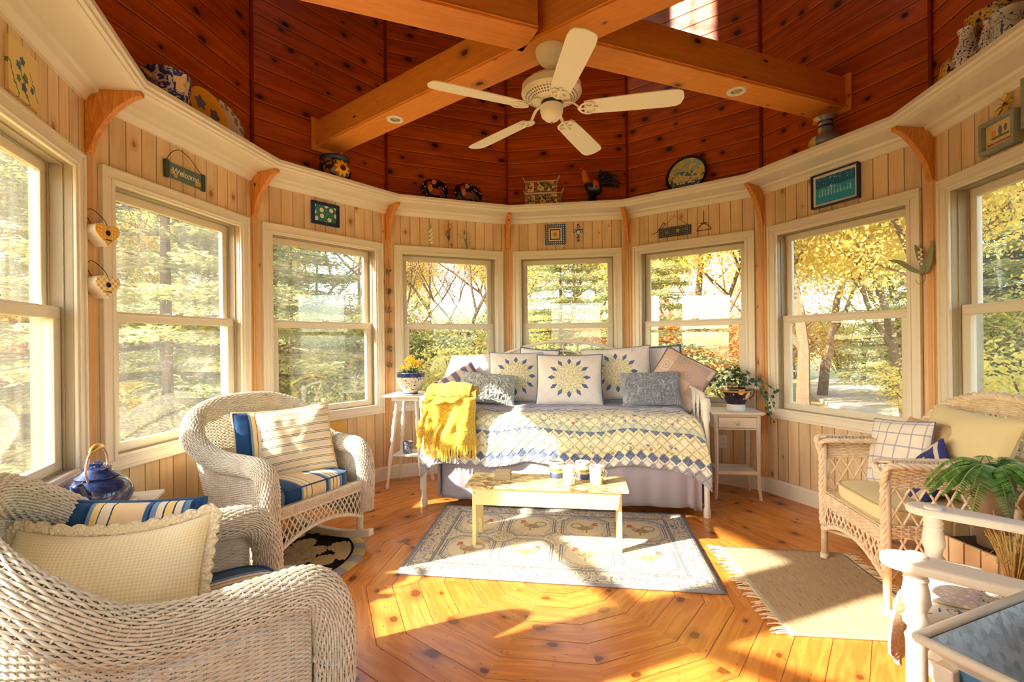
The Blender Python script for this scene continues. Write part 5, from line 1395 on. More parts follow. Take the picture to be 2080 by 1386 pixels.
def rst(sd,body,tl):
    def f(t,x,z,r,a):
        c=s(22,22,34); n=t.noise(t.obj(),30,2,.5)
        v=t.voro2(t.vec(x+sd,z,0),24); c=t.mix((v<.2)*(r>.085),c,s(214,120,60))
        e=((x*x/.0030)+((z+.01)*(z+.01)/.0014))<1.0; tt=(((x-.055)*(x-.055)/.0012)+((z+.005)*(z+.005)/.0028))<1.0; nk=(((x+.038)*(x+.038)/.0005)+((z-.03)*(z-.03)/.0018))<1.0; cb=(((x+.046)*(x+.046)/.0004)+((z-.07)*(z-.07)/.0003))<1.0
        c=t.mix(tt,c,t.mix(((x*160.0+z*90.0).sin()>0.0),tl,s(40,60,70))); c=t.mix(e,c,t.mix(n,body,s(150,70,30))); c=t.mix(nk,c,s(222,140,70)); c=t.mix(cb,c,s(200,50,30)); st=leafsp(t,x,z,.0,.085,.022,1); return t.mix(st,c,s(216,130,60))
    return f
plate(-1,-.176,.128,.115,mat_disc('rooster_plate_glaze_red',rst(0,s(210,90,50),s(200,70,40))),'black plate painted with a red rooster, left of the pair above the window',off=.14)
plate(-1,.145,.140,.112,mat_disc('rooster_plate_glaze_brown',rst(3,s(150,90,60),s(120,90,60))),'black oval plate painted with a brown rooster, right of the pair above the window',off=.14)
def tray(t,x,z,r,a):
    n=t.noise(t.obj(),14,3,.6); v=t.voro2(t.vec(x,z,0),30); c=t.mix((z+n*.05)>.06,s(96,110,60),s(170,196,180)); c=t.mix((n.ss(.42,.55))*(z>-.06),c,s(236,208,80)); c=t.mix((v<.3)*(z<.03),c,s(240,232,200)); c=t.mix((z<-.08)*.6,c,s(40,50,40)); return c
plate(1,.0,.172,.172,mat_disc('yellow_flower_tray',tray,.35),'round dark rimmed tray painted with yellow flowers on the right back ledge','tray',name='round_tray',rim=M_DARK,off=.07,tilt=13)
# pots and vases on the ledge
def pot(k,al,prof_,mat,label,cat='vase',off=.15,name='vase',n=32,lid=None,extra=None):
    o=at(name,k,al,LZ,off,label,cat); m=MB(); m.lathe([(a,b*(.88 if name in('vase','jug','bowl') else 1)) for a,b in prof_],n,cap=False); m.build('body',mat,o,smooth=n>10,ang=50)
    if extra: extra(o)
    return o
def mat_bigfl(nm,bg,c1,c2):
    t=T(nm); o=t.obj(); x,y,z=t.xyz(o); n=t.noise(o,20,3,.6,1); c=t.mix(((n*24.0).sin()>.5),bg,c1); d=((x-.0)*(x-.0)+(z-.12)*(z-.12)).sqrt()+t.noise(o,30,2,.5)*.02; a=t.math('ARCTAN2',z-.12,x); c=t.mix((d<((a*5.0).sin()*.008+.058))*(y<0.0),c,c2); c=t.mix((d<.02)*(y<0.0),c,s(220,170,70)); return t.pbr(c,.2,spec=.5)
pot(-3,-.265,[(0,0),(.085,0),(.095,.02),(.110,.16),(.115,.18),(.108,.178),(.09,.02),(0,.02)],mat_bigfl('cobalt_peony_glaze',s(52,64,122),s(206,196,186),s(240,206,160)),'blue eight sided pot with a big cream peony on the left ledge','pot',name='cachepot',n=8,off=.14)
pot(-3,-.43,[(0,0),(.05,0),(.08,.03),(.09,.07),(.07,.10),(.05,.12),(.045,.11),(0,.1)],mat_bigfl('brown_blue_glaze',s(70,60,80),s(150,110,80),s(210,150,110)),'rounded dark jar half hidden at the left end of the left ledge','jar',name='jar',off=.13)
def mat_sunj():
    t=T('sunflower_jar_glaze'); o=t.obj(); x,y,z=t.xyz(o); a=t.math('ARCTAN2',y,x); u=(a+1.6)*.12; v=z-.085; r_=(u*u+v*v).sqrt(); k=t.math('ARCTAN2',v,u); pet=r_<((k*9.0).sin()*.012+.056); n=t.noise(o,14,3,.6,1); c=t.mix(n.ss(.45,.55),s(150,110,40),s(36,34,40)); c=t.mix(pet,c,s(242,184,40)); c=t.mix(r_<.024,c,s(90,40,20)); c=t.mix((z>.158),c,s(50,62,96)); return t.pbr(c,.25,spec=.5)
pot(-2,-.02,[(0,0),(.085,0),(.115,.03),(.128,.08),(.118,.13),(.098,.155),(.112,.165),(.116,.18),(.108,.192),(.09,.19),(.09,.16),(0,.15)],mat_sunj(),'round jar with a sunflower and blue collar on the ledge under the left beam','jar',name='sunflower_jar')
def lampm():
    t=T('blue_cream_marbled_glaze'); o=t.obj(); x,y,z=t.xyz(o); n=t.noise(o,16,3,.6,1.5); c=t.mix((x+n*.04)>.02,s(226,196,130),s(128,136,150)); b=((z-.165).abs()<.008)+((z-.20).abs()<.006); c=t.mix(b,c,s(40,50,100)); return t.pbr(c,.18,spec=.6)
pot(2,.035,[(0,0),(.05,0),(.095,.035),(.108,.07),(.095,.105),(.05,.13),(.044,.15),(.05,.18),(.042,.22),(.05,.24),(.072,.262),(.062,.262),(.04,.24),(0,.2)],lampm(),'cream and blue glass vase with a ruffled rim below the right beam end',off=.13)
YB=mat_blueglaze('yellow_blue_majolica',s(222,168,60),s(28,34,96),8,.55); BW=mat_blueglaze('blue_white_delft',s(226,220,214),s(40,44,110),14,.35); YB2=mat_blueglaze('ochre_blue_majolica',s(206,164,74),s(36,40,104),11,.6); WB=mat_blueglaze('pale_blue_banded',s(200,200,196),s(70,84,130),9,.7)
pot(3,-.175,[(0,0),(.05,0),(.075,.03),(.085,.07),(.078,.12),(.05,.16),(.046,.15),(0,.13)],YB,'low yellow and blue bowl at the left end of the right ledge group','bowl',name='bowl',off=.15)
pot(3,-.085,[(0,0),(.045,0),(.060,.05),(.066,.12),(.056,.2),(.052,.24),(.066,.29),(.076,.325),(.070,.322),(.05,.25),(0,.2)],YB,'tall yellow vase with blue leaves and a flared rim on the right ledge',off=.10)
pot(3,-.055,[(0,0),(.035,0),(.052,.03),(.058,.08),(.050,.13),(.034,.17),(.032,.21),(.04,.235),(.034,.232),(0,.2)],BW,'small blue and white patterned vase in front of the tall yellow one',off=.195)
pot(3,.035,[(0,0),(.045,0),(.062,.05),(.068,.11),(.058,.18),(.05,.2),(.066,.24),(.076,.282),(.07,.28),(.048,.2),(0,.15)],YB2,'tall vase with a white flowered collar in the right ledge group',off=.12)
pot(3,.085,[(0,0),(.03,0),(.045,.03),(.05,.08),(.04,.13),(.028,.165),(.034,.182),(.028,.18),(0,.16)],BW,'small dark blue and white jar between the collared vase and the wide jug',off=.19)
pot(3,.16,[(0,0),(.05,0),(.075,.04),(.082,.10),(.07,.14),(.078,.165),(.072,.165),(0,.12)],WB,'wide pale jug with blue bands at the right end of the ledge','jug',name='jug',off=.17)
pot(3,.235,[(0,0),(.045,0),(.062,.05),(.066,.13),(.05,.21),(.06,.28),(.072,.31),(.066,.31),(0,.2)],YB2,'tall yellow vase cut by the right edge of the photo',off=.11)
# wire baskets
M_WB=plain('white_wire',s(228,210,180),.5)
def tilem(nm):
    t=T(nm); x,y,z=t.xyz(t.obj()); v=t.voro2(t.vec(x,z,0),46,k='Color'); r1,g1,b1=t.xyz(v); return t.pbr(t.ramp(r1,[(0,s(226,180,60)),(.3,s(60,60,100)),(.5,s(230,196,120)),(.75,s(150,110,50)),(.9,s(120,130,70))],'CONSTANT'),.3)
M_TIL=tilem('sunflower_tiles')
def basket(al,z,w,h,lab):
    o=at('wire_basket',0,al,z,.12,lab,'basket'); m=MB(); d=.12
    for zz in(.003,h*.5,h): 
        m.tube([(-w/2,-d/2,zz),(w/2,-d/2,zz),(w/2,d/2,zz),(-w/2,d/2,zz)],.0032 if zz!=h else .0042,5,closed=True)
    for i in range(19): x=-w/2+w*i/18; m.tube([(x,-d/2,0),(x,-d/2,h)],.0016,4); m.tube([(x,d/2,0),(x,d/2,h)],.0016,4); m.tube([(x,-d/2,.003),(x,d/2,.003)],.0016,4)
    for i in range(7): y=-d/2+d*i/6; m.tube([(-w/2,y,0),(-w/2,y,h)],.0016,4); m.tube([(w/2,y,0),(w/2,y,h)],.0016,4)
    m.build('wire_body',M_WB,o)
    for sx in(-1,1):
        m=MB(); m.tube(bez([(sx*w/2,-.03,h),(sx*(w/2+.025),-.025,h+.05),(sx*(w/2+.03),0,h+.065),(sx*(w/2+.025),.025,h+.05),(sx*w/2,.03,h)],5),.0035,6); m.build('handle',M_WB,o,smooth=True)
    for i in range(3):
        x=(i-1)*w*.32; m=MB(); m.bb(x-.03,x+.03,-d/2-.004,-d/2+.002,h*.12,h*.9); m.build('picture_tile',M_TIL,o)
basket(-.215,LZ+.004,.34,.125,'lower of two stacked white wire baskets on the back ledge'); basket(-.235,LZ+.134,.30,.115,'upper of two stacked white wire baskets on the back ledge')
# rooster figurine
o=at('rooster_figurine',0,.26,LZ,.13,'black and orange rooster figurine with a big dark tail on the back ledge','figurine')
M_RB=plain('black_rooster_glaze',s(24,20,22),.35,var=.3)
def ror():
    t=T('rooster_body_glaze'); x,y,z=t.xyz(t.obj()); n=t.noise(t.obj(),26,3,.6); c=t.mix((z+n*.06).ss(.20,.25),s(26,22,24),s(222,120,40)); c=t.mix((z+n*.02).ss(.30,.33),c,s(200,50,26)); c=t.mix(((x-.035).abs()<.03)*((z-.17).abs()<.035)*(n>.4),c,s(214,100,40)); return t.pbr(c,.35)
m=MB(); m.tube(bez([(.075,0,.17),(.04,0,.155),(-.02,0,.165),(-.055,0,.205),(-.075,0,.26),(-.082,0,.30),(-.088,0,.325)],5),[.03,.045,.055,.062,.066,.068,.068,.067,.065,.062,.058,.054,.05,.046,.042,.038,.036,.034,.032,.031,.03,.03,.03,.029,.027,.025,.022,.018,.014,.010,.006],16); m.build('body',ror(),o,smooth=True)
m=MB()
for i in range(22):
    a=rad(100-i*5.5); L=.10+.025*sin(i*1.7); 
    P=[Vector((.07,0,.18)),Vector((.07+cos(a)*L*.6,.012*((i%3)-1),.18+sin(a)*L*.7)),Vector((.07+cos(a)*L*1.1+.03,.018*((i%3)-1),.18+sin(a)*L*.95)),Vector((.07+cos(a)*L*1.2+.055,.02*((i%3)-1),.15+sin(a)*L*.75))]
    m.tube(bez(P,4),[.014,.015,.016,.016,.016,.015,.014,.013,.012,.011,.009,.007,.003],6,flat=.5)
m.build('tail',M_RB,o,smooth=True)
m=MB()
for i in range(5): m.ell((-.100+i*.011,0,.348+.006*sin(i*2)),(.008,.004,.017),8,6)
m.ell((-.108,0,.298),(.008,.005,.018),8,6); m.build('comb_and_wattle',plain('rooster_red',s(190,40,24),.4),o,smooth=True)
m=MB(); m.tube([(-.113,0,.325),(-.130,0,.318)],[.007,.001],8); m.build('beak',plain('beak_yellow',s(214,160,60),.4),o,smooth=True)
m=MB(); m.lathe([(0,0),(.062,0),(.058,.02),(.040,.06),(.034,.11),(.03,.14)],16,(-.005,0,0),sy=.7); m.build('base',M_RB,o,smooth=True)
# --------------------------------------------------------- wall pieces
def picture(k,al,z,w,h,fw,d,mf,mp,label,cat='picture',name='framed_picture',mat_w=0,mm=None,tilt=0,off=.0005):
    o=at(name,k,al,z,off,label,cat,tilt=tilt); m=MB(); m.add([],[]) ; 
    hx,hz=w/2,h/2
    for a in((-hx,hx,-d,0,hz-fw,hz),(-hx,hx,-d,0,-hz,-hz+fw),(-hx,-hx+fw,-d,0,-hz+fw,hz-fw),(hx-fw,hx,-d,0,-hz+fw,hz-fw)): m.bb(*a)
    m.build('frame',mf,o,bevel=.002)
    if mat_w:
        m=MB(); m.bb(-hx+fw,hx-fw,-d*.5,-.001,-hz+fw,hz-fw); m.build('mount',mm,o)
    e=fw+mat_w; m=MB(); m.bb(-hx+e,hx-e,-d*.55,-d*.45,-hz+e,hz-e); m.build('image',mp,o); return o
def mat_img(nm,fn): return mat_disc(nm,fn,.5)
def blossoms(t,x,z,r,a):
    v=t.voro2(t.vec(x,z,0),17); n=t.noise(t.obj(),30,2,.5); return t.mix((v+n*.12)<.36,t.mix(n,s(40,110,120),s(60,130,110)),s(236,226,190))
picture(-2,-.023,2.312,.245,.185,.026,.022,M_NAVYF,mat_img('white_blossom_print',blossoms),'small navy framed picture of white blossoms on teal on the left wall',mat_w=.0)
def village(t,x,z,r,a):
    # generic night village
    n=t.noise(t.obj(),40,2,.5); c=t.mix(n,s(20,140,180),s(40,160,196)); c=t.mix((z+n*.03)>.035,c,s(16,96,140)); cx=(x/.022).floor(); hgt=t.white(t.vec(cx,4.0,1.0))*.055-.035; wl=(z<hgt)*(z>-.045)*((x-.0).abs()<.12); ed=((x/.022).fract()-.5).abs()>.38; wn=((x/.0073).fract()<.3)*((z/.012).fract()<.4); c=t.mix(wl*(ed+wn).min(1.0),c,s(170,224,230)); st=t.white(t.vec((x/.006).floor(),(z/.006).floor(),2.0)); c=t.mix((st>.93)*(z>.045),c,s(190,230,236)); mr=(((x+.02)*(x+.02)+(z-.02)*(z-.02)).sqrt()<.010)*(((x+.016)*(x+.016)+(z-.022)*(z-.022)).sqrt()>.009); return t.mix(mr,c,s(220,240,240))
M_MOUNT=plain('cream_mount',s(236,222,196),.7)
picture(2,.018,2.318,.335,.243,.010,.035,M_NAVYF,mat_img('turquoise_village_print',village),'blue framed turquoise picture of a village at night above the driveway window',mat_w=.018,mm=M_MOUNT)
def seeds(t,x,z,r,a):
    c=s(226,196,130); g=((((x+.0).abs()<.05)*((z+.012).abs()<.006))); c=t.mix(g,c,s(110,120,70)); b1=(((x-.0)*(x-.0)/.00012+(z-.015)*(z-.015)/.0006)<1.0); b2=(((x+.038)*(x+.038)/.0002+(z-.012)*(z-.012)/.0004)<1.0); b3=(((x-.03)*(x-.03)/.0001+(z-.02)*(z-.02)/.0003)<1.0); c=t.mix(b1,c,s(110,110,150)); c=t.mix(b2,c,s(226,150,80)); return t.mix(b3,c,s(120,110,90))
go=picture(3,-.097,2.255,.205,.160,.020,.05,M_GREYF,mat_img('garden_verse_print',seeds),'grey blue deep frame with a tiny garden drawing and red writing, right wall')
def text(body,size,loc,mat,parent,shear=0,rot=(pi/2,0,0),name='lettering',sp=1.0,ext=.0006,off=0):
    c=bpy.data.curves.new(name,'FONT'); c.body=body; c.size=size; c.align_x='CENTER'; c.align_y='CENTER'; c.extrude=ext; c.shear=shear; c.space_character=sp; c.offset=off
    o=bpy.data.objects.new(name,c); link(o,parent); o.location=loc; o.rotation_euler=rot; c.materials.append(mat); bpy.context.view_layer.update(); me=bpy.data.meshes.new_from_object(o); bpy.data.objects.remove(o); o=bpy.data.objects.new(name,me); link(o,parent); o.location=loc; o.rotation_euler=rot; return o
text('bathe Lord how beard',.0155,(0,-.0285,-.038),plain('red_ink',s(170,60,50),.6),go)
picture(3,.135,2.36,.235,.27,.02,.03,M_GREYF,M_MOUNT,'grey framed picture cut off by the right edge of the photo')
o=at('flower_print',-4,.058,2.288,.0005,'pale card painted with blue iris flowers high on the far left wall','print')
def iris(t,x,z,r,a):
    n=t.noise(t.obj(),22,3,.6,1); c=s(232,204,134); st=(((x*1.4+z*.7)*60.0+n*6.0).sin()>.93)*(z<.03); c=t.mix(st,c,s(110,130,70)); f=leafsp(t,x,z,-.01,.045,.016,0).max(leafsp(t,x,z,-.035,.02,.015,2)).max(leafsp(t,x,z,.0,-.05,.017,1)).max(leafsp(t,x,z,.055,-.035,.013,3)); c=t.mix(f,c,t.mix(n,s(60,130,130),s(70,70,130))); l=leafsp(t,x,z,.01,-.01,.018,4).max(leafsp(t,x,z,-.035,-.03,.013,1)); return t.mix(l*(n>.42),c,s(90,130,80))
m=MB(); m.bb(-.098,.098,-.012,0,-.10,.10); m.build('card',mat_img('iris_print',iris),o)
# welcome sign
M_TEAL=plain('teal_grey_slate_paint',s(96,118,112),.6,var=.25); M_SIGNW=plain('cream_lettering',s(240,228,190),.5)
o=at('welcome_sign',-3,-.012,2.272,.004,'small teal Welcome sign with yellow daisies hanging on a wire above the left window','sign')
m=MB(); m.bb(-.135,.135,-.010,0,-.045,.045); m.build('board',M_TEAL,o,bevel=.002)
for sx in(-1,1): m=MB(); m.bb(sx*.135-.012,sx*.135+.012,-.018,.0,-.052,.052); m.build('end_bar',plain('dark_teal_bar',s(60,78,66),.6),o,bevel=.002)
m=MB(); m.tube(bez([(-.13,-.006,.05),(-.10,-.006,.10),(-.04,-.004,.14),(.03,-.004,.125),(.08,-.006,.085),(.128,-.006,.05)],6),.002,5); m.build('wire_hanger',M_IRON,o,smooth=True)
text('Welcome',.052,(.0,-.0108,.002),M_SIGNW,o,shear=.15,sp=.95)
M_DAIY=plain('daisy_yellow',s(244,196,60),.5)
for i,(x,z) in enumerate(((-.098,-.006),(-.074,-.022),(.083,-.024),(.102,-.02))):
    m=MB(); 
    for k in range(9): a=2*pi*k/9; m.add([(x,-.012,z),(x+.013*cos(a-.2),-.012,z+.013*sin(a-.2)),(x+.017*cos(a),-.012,z+.017*sin(a)),(x+.013*cos(a+.2),-.012,z+.013*sin(a+.2))],[(0,1,2,3)])
    m.build('painted_daisy',M_DAIY,o)
# heart birdhouses on the corner post
def heart(n=40,sc=1):
    P=[]
    for i in range(n):
        a=2*pi*i/n; P.append((16*sin(a)**3/17*sc,(13*cos(a)-5*cos(2*a)-2*cos(3*a)-cos(4*a)+2.5)/17*sc))
    return P
def dots(t,x,z,r,a): v=t.voro2(t.vec(x,z,0),60,rand=.3); return t.mix(v<.2,s(236,176,60),s(246,226,170))
def chk(t,x,z,r,a): return t.mix((((x/.014).floor()+(z/.014).floor()).mod(2.0)<.5),s(244,232,206),s(234,178,74))
for z,mt,nm in((1.785,mat_img('yellow_dots',dots),'yellow dotted heart shaped birdhouse, upper of the two on the corner post'),(1.535,mat_img('yellow_check',chk),'yellow checked heart shaped birdhouse, lower of the two on the corner post')):
    p=pp(-3,-.583,z,.032); o=empty('birdhouse',p,label=nm,cat='birdhouse'); o.rotation_euler=(0,0,pi/2)
    m=MB(); m.prism(heart(40,.062),-.075,-.0,lambda x,y,q:(x,q,y)); m.build('box',M_MOUNT,o,bevel=.002)
    m=MB(); m.prism(heart(40,.064),-.080,-.075,lambda x,y,q:(x,q,y)); m.build('front',mt,o)
    m=MB(); m.tube([(0,-.0805,.012),(0,-.079,.012)],.013,16); m.tube([(-.014,-.083,-.022),(.014,-.083,-.022)],.0025,6); m.build('entrance_hole',M_DARK,o)
    m=MB(); m.tube(bez([(-.035,-.03,.045),(-.045,-.01,.10),(-.01,0,.13),(.03,-.02,.09),(.035,-.04,.05)],6),.0018,5); m.build('wire_hanger',M_IRON,o)
# small flower wall pieces
M_STEM=plain('metal_stem_green',s(96,104,50),.5); M_WPET=plain('white_petals',s(244,236,210),.5); M_TUL=plain('tulip_gold',s(222,160,70),.45)
o=at('wall_flower',-1,-.19,2.27,.004,'sprig of white blossoms on the wall, leftmost of the three metal flowers','wall ornament')
m=MB(); m.tube(bez([(0,-.01,-.09),(-.005,-.012,-.03),(.004,-.01,.05),(0,-.008,.105)],5),.003,5); m.build('stem',M_STEM,o); m=MB()
for i in range(11): m.ell((.014*sin(i*2.1),-.018,-.075+i*.013),(.014,.006,.010),8,6)
m.build('blossoms',M_WPET,o,smooth=True)
o=at('wall_flower',-1,-.022,2.31,.004,'two golden tulips with green leaves on the wall, middle of the three metal flowers','wall ornament')
m=MB(); m.tube(bez([(.01,-.01,-.085),(.0,-.012,-.02),(-.012,-.012,.03)],5),.003,5); m.tube(bez([(.01,-.01,-.085),(.012,-.012,-.02),(.02,-.012,.04)],5),.003,5); blade(m,(.01,-.012,-.08),(.4,-.05,1),.12,.012,.1); blade(m,(.01,-.012,-.08),(-.5,-.05,1),.11,.011,.1); m.build('stems',M_STEM,o)
for q_ in((-.018,-.016,.05),(.026,-.016,.062)): m=MB(); m.ell(q_,(.017,.010,.026),10,8); m.build('bloom',M_TUL,o,smooth=True)
o=at('wall_flower',-1,.15,2.26,.004,'bunch of white daisies on the wall, rightmost of the three metal flowers','wall ornament')
m=MB(); m.tube(bez([(.02,-.01,-.09),(.0,-.012,-.02),(-.01,-.012,.08)],5),.003,5); blade(m,(.02,-.012,-.08),(.6,-.05,1),.10,.012,.1); m.build('stems',M_STEM,o)
for (x,z) in((-.03,-.03),(.03,-.035),(-.005,.02),(.035,.025),(-.04,.04)):
    m=MB()
    for k in range(12): a=2*pi*k/12; blade(m,(x,-.018,z),(cos(a),-.1,sin(a)),.026,.005,0,2)
    m.build('daisy',M_WPET,o)
def dotsb(t,x,z,r,a):
    v=t.voro2(t.vec(x,z,0),48,rand=.1); e=(x.abs()).max(z.abs()); c=t.mix(v<.28,s(50,78,128),s(226,214,190)); c=t.mix(e<.062,c,s(236,206,170)); c=t.mix((e-.048).abs()<.006,c,s(40,40,60)); c=t.mix(e<.04,c,s(222,190,120)); return t.mix(leafsp(t,x,z,0,0,.02,0),c,s(214,120,50))
o=at('tile_picture',0,-.11,2.312,.0005,'blue dotted square frame with a flower tile above the middle window','picture'); m=MB(); m.bb(-.105,.105,-.018,0,-.105,.105); m.build('tile',mat_img('dotted_tile',dotsb),o,bevel=.002)
def crs(t,x,z,r,a): v=t.voro2(t.vec(x,z,0),60); c=t.mix(v<.3,s(56,66,110),s(222,214,196)); return t.mix(r<.016,c,s(236,230,210))
o=at('wall_cross',0,.118,2.325,.0005,'small blue and white cross on the wall above the middle window','cross'); m=MB(); m.prism([(-.012,-.09),(.012,-.09),(.014,.0),(.048,.0),(.048,.03),(.014,.03),(.012,.09),(-.012,.09),(-.014,.03),(-.048,.03),(-.048,.0),(-.014,.0)],-.012,0,lambda x,y,z:(x,z,y)); m.build('body',mat_img('blue_cross_glaze',crs),o)
def tinm(t,x,z,r,a): v=t.voro2(t.vec(x,z,0),60,rand=.2); c=t.mix(v<.25,s(36,34,40),s(170,160,140)); c=t.mix(leafsp(t,x,z,.03,.005,.014,0),c,s(214,170,80)); return t.mix(leafsp(t,x,z,-.07,.0,.014,2).max(leafsp(t,x,z,.11,.01,.012,1)),c,s(110,130,150))
o=at('tin_panel',1,-.13,2.245,.004,'pierced dark tin panel with stars hanging from a wire on the right back wall','wall ornament'); m=MB(); m.bb(-.15,.15,-.006,0,-.045,.045); m.build('panel',mat_img('pierced_tin',tinm),o)
m=MB(); m.tube([(-.12,-.004,.045),(.0,-.004,.145),(.12,-.004,.045)],.0018,5); m.tube(bez([(-.22,-.006,.0),(-.16,-.008,.02),(-.12,-.01,.07),(-.10,-.01,.095),(-.085,-.01,.07)],5),.003,5); m.build('wire_hanger',M_IRON,o)
o=at('iron_hanger',1,.13,2.27,.004,'small wrought iron hanger right of the pierced tin panel','wall ornament'); m=MB(); m.tube([(0,-.006,.12),(0,-.006,.0)],.0028,6); m.tube(bez([(-.06,-.006,-.055),(-.05,-.006,-.03),(0,-.006,.005),(.05,-.006,-.03),(.06,-.006,-.055)],5),.0035,6); m.tube([(-.062,-.006,-.052),(.062,-.006,-.052)],.0035,6); m.tube([(-.03,-.006,.01),(.03,-.006,.01)],.004,6); m.build('ironwork',M_IRON,o)
# lily hook by the right corner
o=at('lily_ornament',2,.575,1.70,.03,'green painted metal lily of the valley leaves on the right corner post','wall ornament')
M_SAGE=plain('sage_paint',s(132,136,92),.5)
m=MB()
def band(P,w,m=m):
    P=bez(P,6); n_=len(P); vs=[]
    for i,p in enumerate(P):
        t_=(P[min(i+1,n_-1)]-P[max(i-1,0)]).normalized(); q=t_.cross(Vector((0,1,0))).normalized()*w*(sin(pi*min(.97,i/(n_-1)+.03)))**.6; vs+=[p-q,p+q+Vector((0,-.004,0)),p+q+Vector((0,.0,0))]
    m.add(vs,[(3*i,3*i+1,3*i+4,3*i+3) for i in range(n_-1)])
band([(.0,-.02,-.07),(-.05,-.05,-.04),(-.10,-.08,.01),(-.15,-.10,.03)],.014); band([(.0,-.02,-.07),(.02,-.02,.0),(.04,-.02,.12)],.016); band([(.0,-.02,-.07),(-.02,-.03,.02),(-.05,-.02,.11)],.014)
m.build('leaves',M_SAGE,o).modifiers.new('t','SOLIDIFY').thickness=.002
m=MB(); m.tube(bez([(.0,-.02,-.07),(-.01,-.03,.02),(-.02,-.03,.09)],4),.002,5); 
for i in range(7): m.ell((-.01-.012*(i%2),-.036,-.01+i*.014),(.007,.007,.008),8,6)
m.build('bells',M_WPET,o,smooth=True)
m=MB(); m.tube(bez([(0,-.02,-.07),(.0,-.03,-.115),(-.02,-.05,-.13),(-.035,-.05,-.10)],5),.002,5); m.build('hook',M_BRASS,o)
o=at('star_ornament',3,-.078,2.39,.004,'golden straw star flower above the grey framed verse','wall ornament'); m=MB()
for k in range(9): a=2*pi*k/9; blade(m,(0,-.012,0),(cos(a),-.25,sin(a)),.055,.010,0,3)
m.build('petals',plain('straw_gold',s(222,180,80),.6),o); m=MB(); m.ell((0,-.016,0),(.011,.008,.011),8,6); m.build('centre',M_IRON,o)
# garland of cones down the corner
a=-1.5*pi/6
o=empty('cone_garland',Vector((sin(a)*(R-.035),cos(a)*(R-.035),2.02)),-a,label='string of small cones and shells hanging down the post left of the plant stand',cat='garland')
m=MB(); m.tube([(.006*sin(i*.9),0,-.055*i) for i in range(20)],.0016,4); m.build('string',M_DARK,o)
cm=plain('cone_brown',s(140,124,96),.8,var=.4)
for z in(.0-.12,-.30,-.47,-.66,-.82,-.98):
    m=MB(); q=random.Random(int(-z*100))
    for k in range(12): m.ell((q.uniform(-.018,.018),q.uniform(-.012,.006),z+q.uniform(-.022,.022)),(.009,.008,.011),6,5)
    m.build('cone_cluster',cm,o,smooth=True)
o=at('wall_outlet',1,.27,.366,.0005,'white electrical outlet on the wall behind the side table','outlet'); m=MB(); m.bb(-.035,.035,-.006,0,-.058,.058); m.build('cover_plate',M_CER,o,bevel=.002)
m=MB()
for z in(-.022,.022):
    for x in(-.008,.008): m.bb(x-.0015,x+.0015,-.0068,-.005,z-.006,z+.006)
m.build('sockets',M_DARK,o)
o=at('yellow_panel',-2,.06,.515,.0005,'yellow textured square panel on the wall behind the rocking chair','picture')
t=T('yellow_squiggle'); n=t.noise(t.obj(),30,2,.5,2); m=MB(); m.bb(-.085,.085,-.01,0,-.085,.085); m.build('panel',t.pbr(t.mix(((n*40.0).sin()>.3),s(236,196,90),s(226,170,60)),.6),o)
# ------------------------------------------------------------------ ceiling fan
M_FAN=plain('cream_fan_enamel',s(244,234,210),.4); M_FANB=plain('cream_fan_blade',s(246,238,214),.45)
fn=empty('ceiling_fan',(-.005,.025,0),label='cream five blade ceiling fan hanging where the beams cross',cat='ceiling fan')
m=MB(); m.lathe([(0,2.84),(.083,2.839),(.085,2.83),(.08,2.80),(.062,2.77),(.036,2.75),(.0,2.746)],32,cap=False); m.build('canopy',M_FAN,fn,smooth=True,ang=50)
m=MB(); m.tube([(0,0,2.76),(0,0,2.66)],.012,12); m.build('downrod',M_FAN,fn,smooth=True)
t=T('fan_motor_enamel'); x,y,z=t.xyz(t.obj()); a=t.math('ARCTAN2',y,x); r_=(x*x+y*y).sqrt(); sl=((a*8.0).fract()>.4)*((r_*70.0).fract()>.45)*(z<2.585)*(r_>.10)
MMOT=t.pbr(t.mix(sl*.85,s(244,234,210),s(60,48,36)),.4)
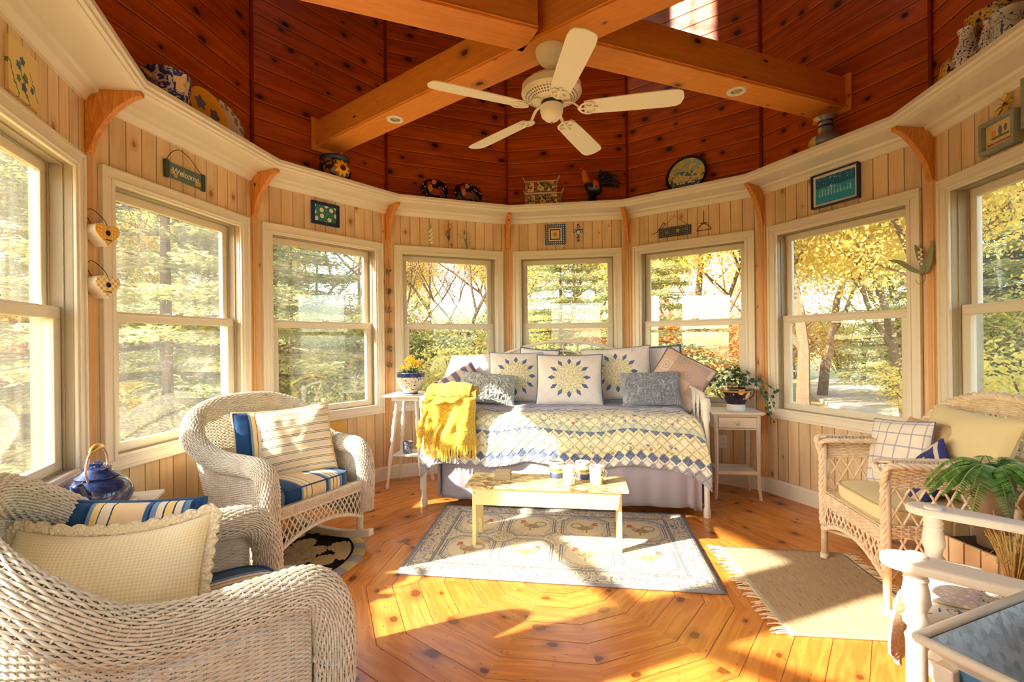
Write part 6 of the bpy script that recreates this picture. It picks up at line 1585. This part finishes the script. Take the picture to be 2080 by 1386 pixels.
m=MB(); m.lathe([(0,2.685),(.07,2.682),(.132,2.663),(.160,2.638),(.164,2.60),(.155,2.588),(.142,2.580),(.10,2.558),(.07,2.553),(0,2.55)],48,cap=False); m.build('motor_housing',MMOT,fn,smooth=True,ang=40)
m=MB(); m.lathe([(.055,2.555),(.058,2.54),(.050,2.53)],32,cap=False); m.build('switch_band',plain('dark_band',s(60,54,44),.4),fn,smooth=True)
m=MB(); m.lathe([(.055,2.535),(.062,2.53),(.062,2.50),(.055,2.475),(.034,2.455),(.01,2.446),(0,2.445)],32,cap=False); m.build('switch_housing',M_FAN,fn,smooth=True,ang=50)
m=MB(); m.tube([(0,0,2.447),(0,0,2.438)],.005,8); m.build('pull_stub',M_BRASS,fn)
FZ=2.508; BL0=-.0496
for i,(tx,ty) in enumerate(((-.635,-.172),(.716,.158),(.165,-.497),(-.597,.613),(.237,.864))):
    a=BL0+i*2*pi/5
    bo=[(.175,.045),(.20,.052),(.30,.057),(.45,.062),(.62,.065),(.655,.060),(.675,.048),(.683,.024),(.688,0)]
    pts=[(x,-w) for x,w in bo]+[(x,w) for x,w in bo[-2::-1]]
    M=Matrix.Rotation(a,3,'Z')@Matrix.Rotation(rad(-12),3,'X')
    m=MB(); m.prism(pts,-.003,.003,lambda x,y,z,M=M:tuple(M@Vector((x,y,z))+Vector((0,0,FZ)))); b=m.build('blade',M_FANB,fn,bevel=.0015)
    m=MB()
    def tr(p,M=M): return M@Vector((p[0],p[1],p[2]-.008))+Vector((0,0,FZ))
    m.tube([tr(p) for p in bez([(.06,0,.05),(.11,.0,.045),(.16,0,0)],4)],.010,8,flat=.5)
    for sg in(-1,1): m.tube([tr(p) for p in bez([(.145,0,0),(.165,sg*.030,0),(.20,sg*.045,0),(.225,sg*.028,0),(.215,sg*.010,0),(.19,sg*.012,0),(.18,sg*.03,0)],5)],.007,6,flat=.5)
    m.tube([tr(p) for p in bez([(.15,0,0),(.20,.0,0),(.25,0,0)],4)],.009,6,flat=.5)
    m.build('blade_iron',M_FAN,b,smooth=True)
rf=[o for o in COL.objects if o.name=='rooster_figurine'][0]; rf.scale=(.96,1,1.12)
